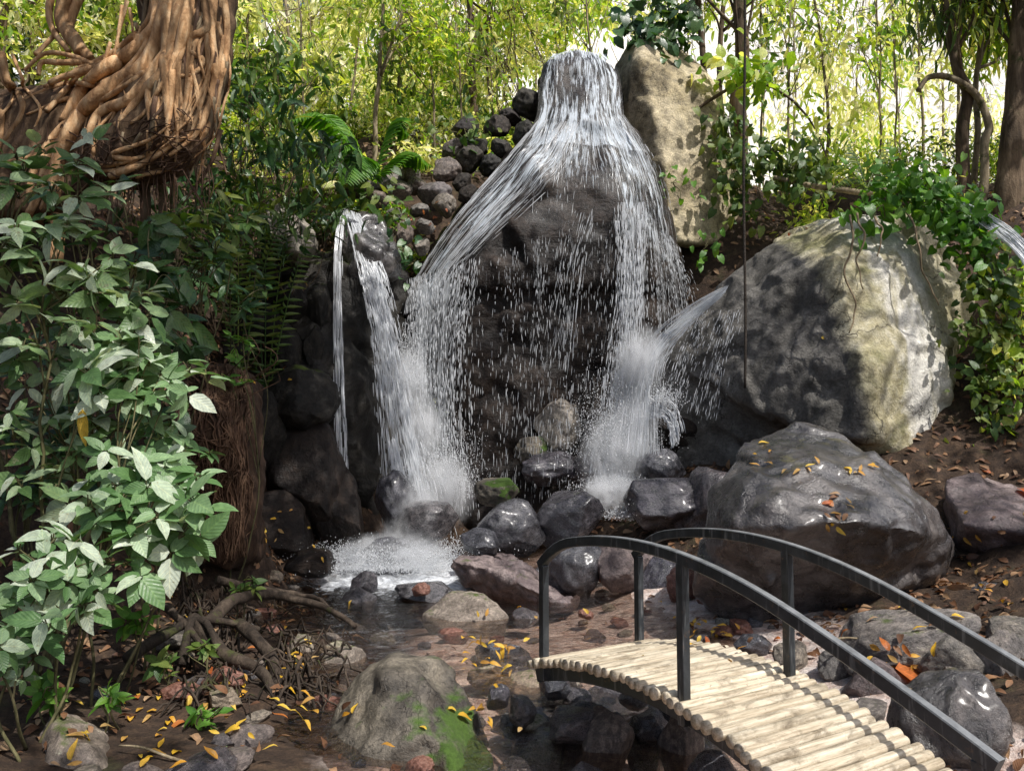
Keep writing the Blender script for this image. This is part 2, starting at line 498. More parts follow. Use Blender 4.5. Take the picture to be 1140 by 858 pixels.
def make_more():
    # painted steel
    t = NT('worn black painted steel'); o = t.obj()
    n = t.noise(o, 9, 7, .7, .5); n2 = t.noise(o, 70, 4, .7); n3 = t.noise(t.mapping(t.pos(), (30, 30, 3)), 1.5, 4, .6)
    c = t.ramp(n, [(.3, (.012, .014, .016)), (.55, (.026, .03, .034)), (.75, (.06, .066, .07))])
    m = t.mapr(n3, .57, .68); c = t.mix(t.math('MULTIPLY', m, .55), c, (.17, .175, .175)); c = t.mix(t.mapr(t.noise(o, 22, 6, .75), .60, .68, 0, .6), c, (.14, .085, .05))
    nx, ny, nz = t.nz()
    top_pale = t.math('MULTIPLY', t.mapr(nz, .5, .95), t.mapr(n, .3, .6, .25, .7))  # upward faces paler
    c = t.mix(top_pale, c, (.30, .31, .32))
    M['steel'] = t.done(t.principled(c, t.mapr(n, .3, .7, .3, .55), t.bump(n2, .25, .006), spec=.5))
    # bamboo
    t = NT('weathered bamboo pole'); o = t.obj(); inf = t.n('ShaderNodeObjectInfo')
    off = t.n('ShaderNodeVectorMath'); off.operation = 'ADD'
    cmb = t.n('ShaderNodeCombineXYZ'); k = t.math('MULTIPLY', inf.outputs['Random'], 23.0)
    for i in range(3): t.l(k, cmb.inputs[i])
    t.l(o, off.inputs[0]); t.l(cmb.outputs[0], off.inputs[1]); o = off.outputs[0]
    g = t.noise(t.mapping(o, (1.5, 25, 25)), 3.0, 6, .65)
    st = t.noise(t.mapping(o, (4, 9, 9)), 1.2, 6, .7, .8)
    c = t.ramp(g, [(.3, (.26, .21, .145)), (.48, (.51, .445, .34)), (.7, (.70, .65, .54))])
    c = t.mix(1.0, c, t.ramp(inf.outputs['Random'], [(0, (.72, .7, .66)), (.25, (1.05, 1.03, 1.0)), (.5, (.86, .82, .76)), (.75, (1.0, .97, .93)), (1, (1.2, 1.18, 1.14))]), 'MULTIPLY')
    c = t.mix(t.mapr(st, .50, .68, 0, .85), c, (.13, .10, .065))
    c = t.mix(t.mapr(t.noise(o, 45, 4, .7), .62, .7, 0, .6), c, (.1, .085, .06))
    M['bamboo'] = t.done(t.principled(c, .55, t.bump(g, .35, .01), spec=.35))
    # falling water strands
    t = NT('white falling water')
    d = t.n('ShaderNodeBsdfDiffuse'); d.inputs['Color'].default_value = (.95, .97, 1.0, 1)
    tr = t.n('ShaderNodeBsdfTranslucent'); tr.inputs['Color'].default_value = (.95, .97, 1.0, 1)
    gl = t.n('ShaderNodeBsdfGlossy'); gl.inputs['Roughness'].default_value = .2
    m1 = t.n('ShaderNodeMixShader'); m1.inputs[0].default_value = .4; t.l(d.outputs[0], m1.inputs[1]); t.l(tr.outputs[0], m1.inputs[2])
    m2 = t.n('ShaderNodeMixShader'); m2.inputs[0].default_value = .12; t.l(m1.outputs[0], m2.inputs[1]); t.l(gl.outputs[0], m2.inputs[2])
    m3 = t.n('ShaderNodeMixShader'); tp = t.n('ShaderNodeBsdfTransparent')
    a = t.attr(); t.l(t.mapr(a, 0, 1, .0, .5), m3.inputs[0])
    t.l(m2.outputs[0], m3.inputs[1]); t.l(tp.outputs[0], m3.inputs[2])
    M['water_strand'] = t.done(m3.outputs[0])
    # water film on rock: streaky alpha along the flow
    t = NT('thin water film')
    uv = t.n('ShaderNodeTexCoord').outputs['UV']
    a1 = t.noise(t.mapping(uv, (20, 2.6, 1)), 1.0, 7, .68, 1.2)
    a2 = t.noise(t.mapping(uv, (70, 7, 1)), 1.0, 4, .65, .6)
    s = t.math('ADD', t.math('MULTIPLY', a1, .65), t.math('MULTIPLY', a2, .35))
    den = t.attr('rnd')
    k = t.math('SUBTRACT', .70, t.math('MULTIPLY', den, .27))
    al = t.math('MULTIPLY', t.math('SUBTRACT', s, k), 9.0, clamp=True)
    d = t.n('ShaderNodeBsdfDiffuse'); d.inputs['Color'].default_value = (.78, .85, .93, 1)
    tr = t.n('ShaderNodeBsdfTranslucent'); tr.inputs['Color'].default_value = (.78, .85, .93, 1)
    gl = t.n('ShaderNodeBsdfGlossy'); gl.inputs['Roughness'].default_value = .3
    bm_ = t.bump(s, .6, .04)
    for q in (d, gl): t.l(bm_, q.inputs['Normal'])
    m1 = t.n('ShaderNodeMixShader'); m1.inputs[0].default_value = .3; t.l(d.outputs[0], m1.inputs[1]); t.l(tr.outputs[0], m1.inputs[2])
    tp = t.n('ShaderNodeBsdfTransparent')
    fr = t.n('ShaderNodeLayerWeight'); fr.inputs['Blend'].default_value = .5; fac_ = t.math('ADD', .012, t.math('MULTIPLY', t.math('POWER', fr.outputs['Facing'], 4.0), .5))
    wet = t.n('ShaderNodeMixShader'); t.l(t.math('MULTIPLY', fac_, t.mapr(den, 0, .25)), wet.inputs[0]); t.l(tp.outputs[0], wet.inputs[1]); t.l(gl.outputs[0], wet.inputs[2])
    m3 = t.n('ShaderNodeMixShader'); t.l(al, m3.inputs[0]); t.l(wet.outputs[0], m3.inputs[1]); t.l(m1.outputs[0], m3.inputs[2])
    M['water_film'] = t.done(m3.outputs[0])
    # soft translucent veil of falling spray: fine vertical streaks, never opaque
    t = NT('falling water veil')
    uv = t.n('ShaderNodeTexCoord').outputs['UV']
    a0 = t.noise(t.mapping(uv, (7, .7, 1)), 1.0, 4, .6, .5)
    a1 = t.noise(t.mapping(uv, (38, 1.6, 1)), 1.0, 5, .6, .25)
    a2 = t.noise(t.mapping(uv, (120, 9, 1)), 1.0, 4, .65, .2)
    s = t.math('ADD', t.math('ADD', t.math('MULTIPLY', a1, .5), t.math('MULTIPLY', a2, .25)), t.math('MULTIPLY', a0, .55))
    den = t.attr('rnd')
    al = t.math('MULTIPLY', t.math('SUBTRACT', s, t.math('SUBTRACT', .87, t.math('MULTIPLY', den, .42))), 4.0, clamp=True)
    al = t.math('MULTIPLY', al, .92)
    d = t.n('ShaderNodeBsdfDiffuse'); d.inputs['Color'].default_value = (.92, .96, 1.0, 1)
    tr = t.n('ShaderNodeBsdfTranslucent'); tr.inputs['Color'].default_value = (.92, .96, 1.0, 1)
    m1 = t.n('ShaderNodeMixShader'); m1.inputs[0].default_value = .5; t.l(d.outputs[0], m1.inputs[1]); t.l(tr.outputs[0], m1.inputs[2])
    tp = t.n('ShaderNodeBsdfTransparent'); m3 = t.n('ShaderNodeMixShader'); t.l(al, m3.inputs[0]); t.l(tp.outputs[0], m3.inputs[1]); t.l(m1.outputs[0], m3.inputs[2])
    M['water_veil'] = t.done(m3.outputs[0])
    # stream surface: clear brown water with foam near the falls (foam density painted per vertex)
    t = NT('clear shallow stream water'); p = t.pos()
    w1 = t.noise(t.mapping(p, (1, 1.8, 1)), 5.5, 5, .6, .8); w2 = t.noise(p, 17, 3, .6, .5)
    h = t.math('ADD', w1, t.math('MULTIPLY', w2, .35))
    b = t.bump(h, .55, .06)
    gl = t.n('ShaderNodeBsdfGlossy'); gl.inputs['Roughness'].default_value = .05; t.l(b, gl.inputs['Normal'])
    tp = t.n('ShaderNodeBsdfTransparent'); tp.inputs['Color'].default_value = (.97, .88, .82, 1)
    fr = t.n('ShaderNodeFresnel'); fr.inputs[0].default_value = 1.45; t.l(b, fr.inputs['Normal'])
    m1 = t.n('ShaderNodeMixShader'); t.l(t.math('ADD', fr.outputs[0], .10), m1.inputs[0]); t.l(tp.outputs[0], m1.inputs[1]); t.l(gl.outputs[0], m1.inputs[2])
    f1 = t.noise(p, 6.5, 7, .68, 1.0); f2 = t.noise(p, 28, 4, .65)
    fs = t.math('ADD', t.math('MULTIPLY', f1, .7), t.math('MULTIPLY', f2, .3))
    den = t.attr('rnd')
    al = t.math('MULTIPLY', t.math('SUBTRACT', fs, t.math('SUBTRACT', .72, t.math('MULTIPLY', den, .50))), 3.8, clamp=True)
    al = t.math('MULTIPLY', al, .9)
    d = t.n('ShaderNodeBsdfDiffuse'); d.inputs['Color'].default_value = (.85, .88, .92, 1); t.l(t.bump(fs, .8, .04), d.inputs['Normal'])
    m2 = t.n('ShaderNodeMixShader'); t.l(al, m2.inputs[0]); t.l(m1.outputs[0], m2.inputs[1]); t.l(d.outputs[0], m2.inputs[2])
    M['stream'] = t.done(m2.outputs[0])
    # ground
    t = NT('forest floor'); p = t.pos()
    n1 = t.noise(p, 1.1, 7, .65, .3); n2 = t.noise(p, 9, 8, .7, .4); n3 = t.noise(p, 55, 5, .7)
    soil = t.ramp(n2, [(.3, (.022, .014, .010)), (.5, (.055, .034, .022)), (.7, (.12, .075, .045))])
    bed = t.ramp(n2, [(.3, (.2, .11, .085)), (.42, (.62, .46, .39)), (.6, (.88, .78, .72))])  # stream bed, its pale tones raised to read as sunlit
    dry = t.ramp(n2, [(.3, (.42, .37, .28)), (.43, (.76, .72, .64)), (.6, (.92, .91, .87))])  # pale ground whitened to imitate the glare of the far slope
    zone = t.n('ShaderNodeAttribute'); zone.attribute_name = 'zone'
    sx = t.n('ShaderNodeSeparateColor'); t.l(zone.outputs['Color'], sx.inputs[0])
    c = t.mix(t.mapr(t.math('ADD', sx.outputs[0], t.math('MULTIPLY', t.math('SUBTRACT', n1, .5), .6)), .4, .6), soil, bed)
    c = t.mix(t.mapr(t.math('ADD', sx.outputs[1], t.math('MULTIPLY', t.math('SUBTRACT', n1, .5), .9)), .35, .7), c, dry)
    c = t.mix(t.mapr(t.noise(p, 2.3, 6, .7), .56, .66, 0, .45), c, (.05, .055, .018))
    c = t.mix(.7, c, t.ramp(n3, [(.32, .5), (.55, 1.0), (.7, 1.5)]), 'MULTIPLY')
    rough = t.mapr(sx.outputs[0], 0, 1, .9, .55)
    h = t.math('ADD', n2, t.math('MULTIPLY', n3, .35))
    M['ground'] = t.done(t.principled(c, rough, t.bump(h, .9, .05), spec=.35))
    # right hand big boulder: grey face, yellow weathered face with a sunlit streak painted white
    t = NT('two tone weathered boulder rock with painted sun streak'); o = t.obj()
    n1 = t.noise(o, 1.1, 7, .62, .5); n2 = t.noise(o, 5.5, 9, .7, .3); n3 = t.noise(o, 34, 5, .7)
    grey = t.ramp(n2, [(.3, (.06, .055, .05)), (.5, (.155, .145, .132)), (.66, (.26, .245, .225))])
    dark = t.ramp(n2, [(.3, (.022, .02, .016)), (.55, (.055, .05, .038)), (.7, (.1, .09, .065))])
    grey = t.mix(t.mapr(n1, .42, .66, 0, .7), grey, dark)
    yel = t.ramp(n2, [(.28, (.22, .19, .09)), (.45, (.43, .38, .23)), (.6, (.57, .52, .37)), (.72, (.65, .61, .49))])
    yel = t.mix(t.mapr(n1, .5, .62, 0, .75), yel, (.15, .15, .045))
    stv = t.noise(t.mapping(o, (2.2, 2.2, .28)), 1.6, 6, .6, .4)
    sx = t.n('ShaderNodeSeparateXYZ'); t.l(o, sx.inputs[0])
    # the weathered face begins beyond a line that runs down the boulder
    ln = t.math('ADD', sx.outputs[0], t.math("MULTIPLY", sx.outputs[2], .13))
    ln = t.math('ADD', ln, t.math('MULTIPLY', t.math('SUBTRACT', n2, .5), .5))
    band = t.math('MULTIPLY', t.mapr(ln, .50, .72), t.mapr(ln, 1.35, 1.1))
    yel = t.mix(t.math('MULTIPLY', band, t.mapr(stv, .36, .50, .1, 1)), yel, (.74, .71, .64))  # white streak imitates sun on the right bulge
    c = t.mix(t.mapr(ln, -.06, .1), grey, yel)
    v = t.n('ShaderNodeTexVoronoi'); v.feature = 'DISTANCE_TO_EDGE'; v.inputs['Scale'].default_value = 1.1
    dm = t.n('ShaderNodeVectorMath'); dm.operation = 'ADD'; nn = t.n('ShaderNodeTexNoise'); nn.inputs['Scale'].default_value = 2.2; nn.inputs['Detail'].default_value = 6
    t.l(o, nn.inputs['Vector']); t.l(o, dm.inputs[0]); t.l(nn.outputs['Color'], dm.inputs[1]); t.l(dm.outputs[0], v.inputs['Vector'])
    ck = t.math('MAXIMUM', t.mapr(v.outputs['Distance'], 0, .012), t.mapr(n1, .4, .52))
    c = t.mix(1.0, c, t.ramp(ck, [(0, .3), (1, 1.0)]), 'MULTIPLY')
    c = t.mix(.75, c, t.ramp(n3, [(.33, .55), (.55, 1.0), (.7, 1.35)]), 'MULTIPLY')
    h = t.math('ADD', t.math('ADD', n2, t.math('MULTIPLY', n3, .3)), t.math('MULTIPLY', ck, .2))
    M['big_boulder'] = t.done(t.principled(c, t.mapr(n2, .3, .7, .42, .8), t.bump(h, .8, .06), spec=.4))


make_more()


def mist_mat(name, dens, seed):
    t = NT(name); o = t.obj()
    ln = t.n('ShaderNodeVectorMath'); ln.operation = 'LENGTH'; t.l(o, ln.inputs[0])
    fall = t.mapr(ln.outputs['Value'], .95, .0)
    nn = t.noise(t.mapping(o, (1.3, 1.3, .7)), 3.2, 5, .68, .8)
    d = t.math('MULTIPLY', t.math('POWER', fall, 1.6), t.mapr(nn, .42, .64, .02, 2.2))
    v = t.n('ShaderNodeVolumePrincipled'); v.inputs['Color'].default_value = (.97, .98, 1, 1); v.inputs['Anisotropy'].default_value = .1
    t.l(t.math('MULTIPLY', d, dens), v.inputs['Density'])
    t.l(v.outputs[0], t.out.inputs['Volume']); return t.m


M['mist'] = mist_mat('white water spray', 13.0, 1)
# ------------------------------------------------------------------ terrain (thin plate spline through surveyed heights)
CTRL = [(-2.5, 3.2, .10), (-1, 3.2, 0), (0, 3, -.05), (.6, 3.2, -.3), (1.0, 2.4, -.35), (2.3, 1.6, .2), (3.5, 2.5, .5), (2.3, 3.2, .0),
        (2.6, 4.6, .25), (3.6, 4.5, .45), (4.5, 6, .7), (1.9, 4.3, .05), (0, -3, .2), (5, -3, .6), (-5, -3, .8),
        (-3.6, 3.6, .35), (-2.2, 5, .06), (-1.3, 5.2, 0), (-2.4, 6.2, .16), (-3.1, 6.3, .5), (-4.2, 7.4, 2.3), (-2.95, 7.7, 2.0),
        (-5, 6, 2.1), (-6, 4, 2.0), (-4.0, 5.4, .75), (-5, 8.8, 3.7), (-2.8, 7.0, .35), (-2.3, 7.6, .1), (-2.5, 8.5, .15), (-2.0, 9.4, .1), (-3.5, 9.0, 2.4),
        (-1.9, 9, -.05), (-2.9, 10.4, 2.8), (-1.9, 10.9, 1.8),
        (-1.2, 9, -.22), (-.6, 10.3, -.1), (.3, 8, -.2), (.35, 6.5, -.16), (.8, 5, -.3), (.9, 4, -.4), (-.6, 6.2, -.1), (-1.9, 7.2, -.08), (-1.2, 6.4, -.12),
        (1.4, 7, .0), (1.5, 9, .2), (1.2, 10.5, .4), (0, 11.6, .4), (-1.3, 11.5, .5), (1.6, 11.3, .7), (0, 14, 5.6), (-1.6, 12.8, 4.7), (-3, 12, 4.3),
        (1.8, 14, 5.2), (2.2, 8.6, .5), (3.5, 8.2, .9), (5, 8, 1.0), (5, 6.5, .8), (3, 7, .35), (3, 12.5, 4.9), (5, 12, 4.9), (7, 10, 4.3), (8, 7, 2.6), (8, 4, 1),
        (-4, 15, 7), (0, 18, 8.4), (-6, 20, 10.2), (0, 24, 10.6), (-8, 30, 14.5), (0, 34, 23), (-15, 15, 10), (-17, 30, 18),
        (5, 18, 5.6), (10, 18, 5.8), (8, 30, 12.0), (20, 20, 7.0), (18, 42, 32), (6, 42, 31), (35, 45, 32), (2, 60, 30), (-30, 50, 24), (30, 0, 3), (-20, 0, 9),
        (90, 90, 25), (-90, 90, 22), (0, 140, 40), (90, -40, 0), (-90, -40, 10), (0, -80, 0), (140, 0, 0), (-140, 0, 10)]
CT = np.array(CTRL, float)


def _phi(r2):
    return np.where(r2 > 1e-12, .5 * r2 * np.log(np.maximum(r2, 1e-12)), 0.0)


def _fit():
    n = len(CT); X = CT[:, :2]
    K = _phi(((X[:, None] - X[None]) ** 2).sum(-1)) + np.eye(n) * .02
    Pm = np.hstack([np.ones((n, 1)), X])
    A = np.block([[K, Pm], [Pm.T, np.zeros((3, 3))]])
    return np.linalg.solve(A, np.concatenate([CT[:, 2], np.zeros(3)]))


_w = _fit()


def height0(x, y):
    X = np.stack([np.ravel(x), np.ravel(y)], 1).astype(float)
    out = np.zeros(len(X))
    for s in range(0, len(X), 20000):
        q = X[s:s + 20000]
        out[s:s + 20000] = _phi(((q[:, None] - CT[None, :, :2]) ** 2).sum(-1)) @ _w[:-3] + _w[-3] + q @ _w[-2:]
    return out


def height(x, y):
    x = np.ravel(x).astype(float); y = np.ravel(y).astype(float)
    h = height0(x, y)
    p = np.stack([x, y, np.zeros_like(x)], 1)
    near = np.clip(1.2 - np.hypot(x, y - 6) / 40, .3, 1)
    calm = np.where((h < .25) & (y < 11), .35, 1.0)
    h = h + calm * (.22 * fbm(p * .55, 4) * (1 + .03 * np.hypot(x, y)) + .05 * near * fbm(p * 2.7 + 9, 4))
    return h


def _axis(lo, hi, flo, fhi, step, grow=1.09):
    a = list(np.arange(flo, fhi + 1e-6, step))
    s = step; v = fhi
    while v < hi: s *= grow; v += s; a.append(v)
    s = step; v = flo; b = []
    while v > lo: s *= grow; v -= s; b.append(v)
    return np.array(b[::-1] + a)


gx = _axis(-160, 160, -6.5, 6.5, .075); gy = _axis(-90, 170, 2.2, 15, .075)
GX, GY = np.meshgrid(gx, gy, indexing='ij')
GZ = height(GX, GY)
Vt = np.stack([GX.ravel(), GY.ravel(), GZ], 1)
nx_, ny_ = len(gx), len(gy)
ii = np.arange(nx_ - 1)[:, None] * ny_ + np.arange(ny_ - 1)[None]
Ft = np.stack([ii, ii + ny_, ii + ny_ + 1, ii + 1], -1).reshape(-1, 4)
me = np_mesh('ground', Vt, [Ft])
zone = me.color_attributes.new('zone', 'FLOAT_COLOR', 'POINT')
bed_w = np.clip((.10 + .16 * np.clip((Vt[:, 0] + 1.2) / .8, 0, 1) - Vt[:, 2]) / .2, 0, 1) * np.clip((Vt[:, 0] + 1.9) / 2.2, .2, 1) * np.clip((11.5 - Vt[:, 1]) / 1.5, 0, 1) * np.clip((Vt[:, 1] + 2) / 2, 0, 1)  # bed mask; the painted sunlit tone is held to mid-stream
dry_glare_w = np.clip((Vt[:, 1] - 13.0) / 4.0, 0, 1)
zc = np.zeros((len(Vt), 4), np.float32); zc[:, 0] = bed_w; zc[:, 1] = dry_glare_w; zc[:, 3] = 1
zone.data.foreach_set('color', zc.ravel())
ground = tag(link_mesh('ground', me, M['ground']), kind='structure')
sel = (Vt[:, 1] > 1) & (Vt[:, 1] < 45) & (np.abs(Vt[:, 0]) < 30)
_fmask = sel[Ft].all(1)
BV_G = BVHTree.FromPolygons([tuple(v) for v in Vt], [tuple(f) for f in Ft[_fmask]])


def gz(x, y):
    return float(height(np.array([x]), np.array([y]))[0])


SOLIDS = [(Vt, Ft[_fmask])]            # everything leaves and stones can lie on
BV_ALL = None


def solid(V, F): SOLIDS.append((np.asarray(V), np.asarray(F)))


def rebuild_all():
    global BV_ALL
    vs = []; fs = []; n = 0
    for V, F in SOLIDS:
        vs += [tuple(v) for v in V]; fs += [tuple(int(i) + n for i in f) for f in F]; n += len(V)
    BV_ALL = BVHTree.FromPolygons(vs, fs)


def hit(px, py, bv=None):
    o, d = ray(px, py)
    h = (bv or BV_ALL).ray_cast(o, d)
    return (np.array(h[0]), np.array(h[1]), h[3]) if h[0] is not None else None


def drop(x, y, z=20.0, bv=None):
    h = (bv or BV_ALL).ray_cast(Vector((x, y, z)), Vector((0, 0, -1)))
    return (np.array(h[0]), np.array(h[1])) if h[0] is not None else None


# ------------------------------------------------------------------ rocks
def remeshed(hulls, voxel, smooth):
    bm = bmesh.new()
    for pts in hulls:
        vs = [bm.verts.new(Vector(p)) for p in pts]
        r = bmesh.ops.convex_hull(bm, input=vs)
        junk = [g for g in r['geom_interior'] + r['geom_unused'] if isinstance(g, bmesh.types.BMVert) and g.is_valid]
        bmesh.ops.delete(bm, geom=list(set(junk)), context='VERTS')
    bmesh.ops.recalc_face_normals(bm, faces=bm.faces)
    me = bpy.data.meshes.new('tmp'); bm.to_mesh(me); bm.free()
    o = bpy.data.objects.new('tmp', me); COL.objects.link(o)
    m = o.modifiers.new('r', 'REMESH'); m.mode = 'VOXEL'; m.voxel_size = voxel
    s = o.modifiers.new('s', 'SMOOTH'); s.factor = .5; s.iterations = smooth
    dg = bpy.context.evaluated_depsgraph_get(); dg.update()
    r = bpy.data.meshes.new_from_object(o.evaluated_get(dg))
    bpy.data.objects.remove(o); bpy.data.meshes.remove(me)
    return r


def mesh_arrays(me):
    V = np.empty(len(me.vertices) * 3, np.float32); me.vertices.foreach_get('co', V); V = V.reshape(-1, 3).astype(float)
    N = np.empty(len(me.vertices) * 3, np.float32); me.vertex_normals.foreach_get('vector', N)
    F = [list(p.vertices) for p in me.polygons]
    return V, N.reshape(-1, 3).astype(float), F


_JIT = np.random.default_rng(77).uniform(0, 1, (4096, 7)); _JIT[:, 3:] = (_JIT[:, 3:] - .5) * 1.6


def hull_rock(name, hulls, mat, label=None, cat='boulder', group=None, voxel=.05, smooth=6, amp=.10, freq=1.0, chips=.05, seed=0, cuts=(), org=None, kind=None, fine=.012):
    me = remeshed(hulls, voxel, smooth)
    V, N, F = mesh_arrays(me)
    q = V + seed * 13.7
    d = amp * .5 * fbm(q * freq, 4)
    # broken planar facets: every cell of a jittered grid tilts its own way, so edges stay crisp
    rg = np.random.default_rng(seed + 500)
    for cs, k in ((.75 / freq, chips * 1.5), (.3 / freq, chips * .62), (.13 / freq, chips * .25)):
        w_ = q + .12 * cs * np.stack([fbm(q / cs * 1.5, 2), fbm(q / cs * 1.5 + 9, 2), fbm(q / cs * 1.5 + 20, 2)], 1)
        g = np.floor(w_ / cs).astype(int); best = np.full(len(q), 1e9); val = np.zeros(len(q))
        for ox in (-1, 0, 1):
            for oy in (-1, 0, 1):
                for oz in (-1, 0, 1):
                    c_ = g + (ox, oy, oz)
                    h_ = (c_[:, 0] * 73856093 ^ c_[:, 1] * 19349663 ^ c_[:, 2] * 83492791) & 4095
                    j_ = _JIT[h_]
                    r_ = w_ - (c_ + j_[:, :3]) * cs
                    d2 = (r_ ** 2).sum(1)
                    v_ = (r_ * j_[:, 3:6]).sum(1) / cs + j_[:, 6] * .5
                    m_ = d2 < best; best[m_] = d2[m_]; val[m_] = v_[m_]
        d += k * val
    d += fine * fbm(q * 7, 3)
    V = V + N * d[:, None]
    for n, k in cuts:
        n = np.array(n, float); n /= np.linalg.norm(n)
        e = V @ n - k
        V = V - np.maximum(e, 0)[:, None] * n * .92
    lo = V.min(0); hi = V.max(0)
    base = np.array([(lo[0] + hi[0]) / 2, (lo[1] + hi[1]) / 2, lo[2]]) if org is None else np.array(org, float)
    e_ = np.empty(len(me.edges) * 2, np.int32); me.edges.foreach_get('vertices', e_); e_ = e_.reshape(-1, 2)
    for _ in range(2):
        acc = np.zeros_like(V); cnt = np.zeros(len(V))
        np.add.at(acc, e_[:, 0], V[e_[:, 1]]); np.add.at(acc, e_[:, 1], V[e_[:, 0]]); np.add.at(cnt, e_[:, 0], 1); np.add.at(cnt, e_[:, 1], 1)
        V = V * .5 + .5 * acc / np.maximum(cnt, 1)[:, None]
    me.vertices.foreach_set('co', (V - base).astype(np.float32).ravel()); me.update()
    o = link_mesh(name, me, mat, None, base)
    tri = [f for f in F]
    solid(V, np.array(tri) if len({len(f) for f in tri}) == 1 else np.array([[f[0], f[i], f[i + 1]] for f in tri for i in range(1, len(f) - 1)]))
    tag(o, label, cat, group, kind)
    return o


def A(*pts): return [at(*p) for p in pts]


main_rock = hull_rock('waterfall_rock', [
    A((602, 95, 12.2), (610, 74, 12.3), (625, 62, 12.4), (645, 57, 12.5), (665, 62, 12.4), (681, 76, 12.3), (690, 100, 12.2), (630, 68, 12.1), (660, 68, 12.1), (597, 135, 12.0), (695, 135, 12.0), (615, 95, 11.8), (675, 95, 11.8), (612, 135, 11.5), (680, 135, 11.5), (640, 60, 13.6), (600, 140, 14), (700, 140, 14)),
    A((597, 130, 12), (695, 130, 12), (615, 138, 11.5), (675, 136, 11.5), (540, 205, 11.6), (480, 278, 11.6), (452, 335, 11.6), (735, 200, 11.6), (752, 265, 11.7), (762, 335, 11.9),
      (600, 220, 11.0), (660, 205, 11.0), (545, 262, 10.95), (700, 245, 10.95), (515, 320, 11.0), (718, 318, 11.0), (460, 330, 14), (760, 330, 14), (640, 130, 14)),
    A((452, 330, 11.75), (515, 315, 11.15), (718, 315, 11.15), (760, 330, 11.95), (470, 450, 11.9), (450, 600, 12), (520, 440, 11.55), (700, 440, 11.55), (530, 600, 11.5), (700, 600, 11.5), (770, 450, 11.9), (790, 600, 12), (440, 600, 14.5), (790, 600, 14.5), (760, 330, 14), (450, 330, 14)),
], M['wet_black'], 'tall dark wet rock the main waterfall pours over', 'waterfall rock', voxel=.05, smooth=6, amp=.10, freq=1.1, chips=.07, seed=1)

slab_rock = hull_rock('upright_rock', [
    A((683, 78, 13.2), (700, 45, 12.9), (735, 30, 12.7), (768, 66, 12.6), (800, 100, 12.5), (822, 200, 12.4), (826, 275, 12.4), (712, 62, 12.2), (735, 150, 11.95), (750, 270, 11.9),
      (692, 140, 12.6), (706, 205, 12.4), (738, 270, 12.2), (770, 62, 14.2), (826, 275, 14.5), (700, 60, 14.2), (690, 275, 14.5), (795, 140, 12.2), (800, 270, 12.1))],
    M['ochre'], 'upright ochre rock slab standing right of the waterfall head', 'rock', voxel=.05, smooth=4, amp=.10, freq=.9, chips=.05, seed=3)

big_boulder = hull_rock('big_boulder', [
    A((832, 290, 10.2), (880, 262, 9.9), (940, 240, 9.7), (1010, 238, 9.9), (1058, 272, 9.8), (1080, 330, 9.7), (1086, 430, 9.5), (1076, 530, 9.4), (1000, 545, 9.2),
      (925, 285, 8.95), (1000, 275, 9.1), (962, 400, 8.4), (1052, 420, 8.95), (966, 485, 8.45), (1045, 520, 8.9), (862, 468, 9.2), (905, 482, 8.75), (800, 402, 9.95), (722, 396, 10.6), (770, 345, 10.5),
      (880, 262, 12), (1080, 300, 12), (1086, 540, 11.5), (780, 380, 11.8), (860, 470, 10.5)),
    A((800, 420, 10.2), (722, 396, 10.5), (730, 520, 10.8), (790, 560, 10.2), (960, 580, 9.6), (1060, 560, 9.3), (1060, 480, 9.2), (960, 470, 9.2), (870, 470, 9.6), (740, 560, 12), (1070, 560, 11.5), (900, 400, 11.5), (740, 400, 12))],
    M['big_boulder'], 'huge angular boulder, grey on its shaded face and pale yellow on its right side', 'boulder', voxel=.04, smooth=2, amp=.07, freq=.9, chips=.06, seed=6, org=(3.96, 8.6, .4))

mid_boulder = hull_rock('rounded_boulder', [
    A((782, 610, 6.4), (790, 545, 6.5), (832, 492, 6.8), (890, 474, 6.9), (938, 484, 6.8), (985, 520, 6.5), (1040, 560, 6.3), (1062, 600, 6.3), (1045, 645, 6.5), (990, 688, 6.5), (928, 704, 6.45), (850, 700, 6.4), (800, 690, 6.5), (770, 655, 6.5),
      (955, 580, 5.6), (1025, 592, 5.75), (885, 585, 5.6), (815, 590, 5.9), (860, 560, 5.75), (905, 530, 6.0), (1000, 555, 5.9), (800, 600, 7.5), (1060, 620, 7.6), (900, 480, 7.8), (920, 700, 7.4), (800, 690, 7.2))],
    M['boulder_wet'], 'rounded wet boulder with bluish top and brown underside behind the bridge', 'boulder', voxel=.03, smooth=4, amp=.06, freq=1.2, chips=.045, seed=9)

right_rock = hull_rock('wedge_boulder', [
    A((1046, 536, 7.4), (1082, 528, 7.6), (1145, 556, 7.2), (1190, 590, 7.2), (1190, 650, 7.2), (1140, 658, 7.2), (1098, 650, 7.2), (1062, 622, 7.2), (1072, 582, 6.75), (1150, 592, 6.45), (1180, 560, 8.6), (1060, 560, 8.6), (1100, 660, 8.4), (1190, 660, 8.4))],
    M['purple'], 'purple grey wedge-shaped boulder at the right edge below the big boulder', 'boulder', voxel=.04, smooth=4, amp=.07, freq=1.4, chips=.05, seed=12)

moss_boulder = hull_rock('mossy_boulder', [
    A((345, 875, 4.4), (362, 822, 4.5), (402, 748, 4.7), (440, 724, 4.8), (482, 735, 4.7), (530, 775, 4.5), (552, 838, 4.3), (556, 900, 4.2), (430, 760, 4.35), (470, 770, 4.25), (400, 840, 4.05), (500, 850, 3.95), (520, 900, 3.9), (380, 900, 4.0), (440, 740, 5.6), (380, 860, 5.6), (540, 860, 5.4))],
    M['mossy'], 'large front boulder with green moss on its right side', 'boulder', voxel=.03, smooth=5, amp=.06, freq=1.9, chips=.045, seed=15)

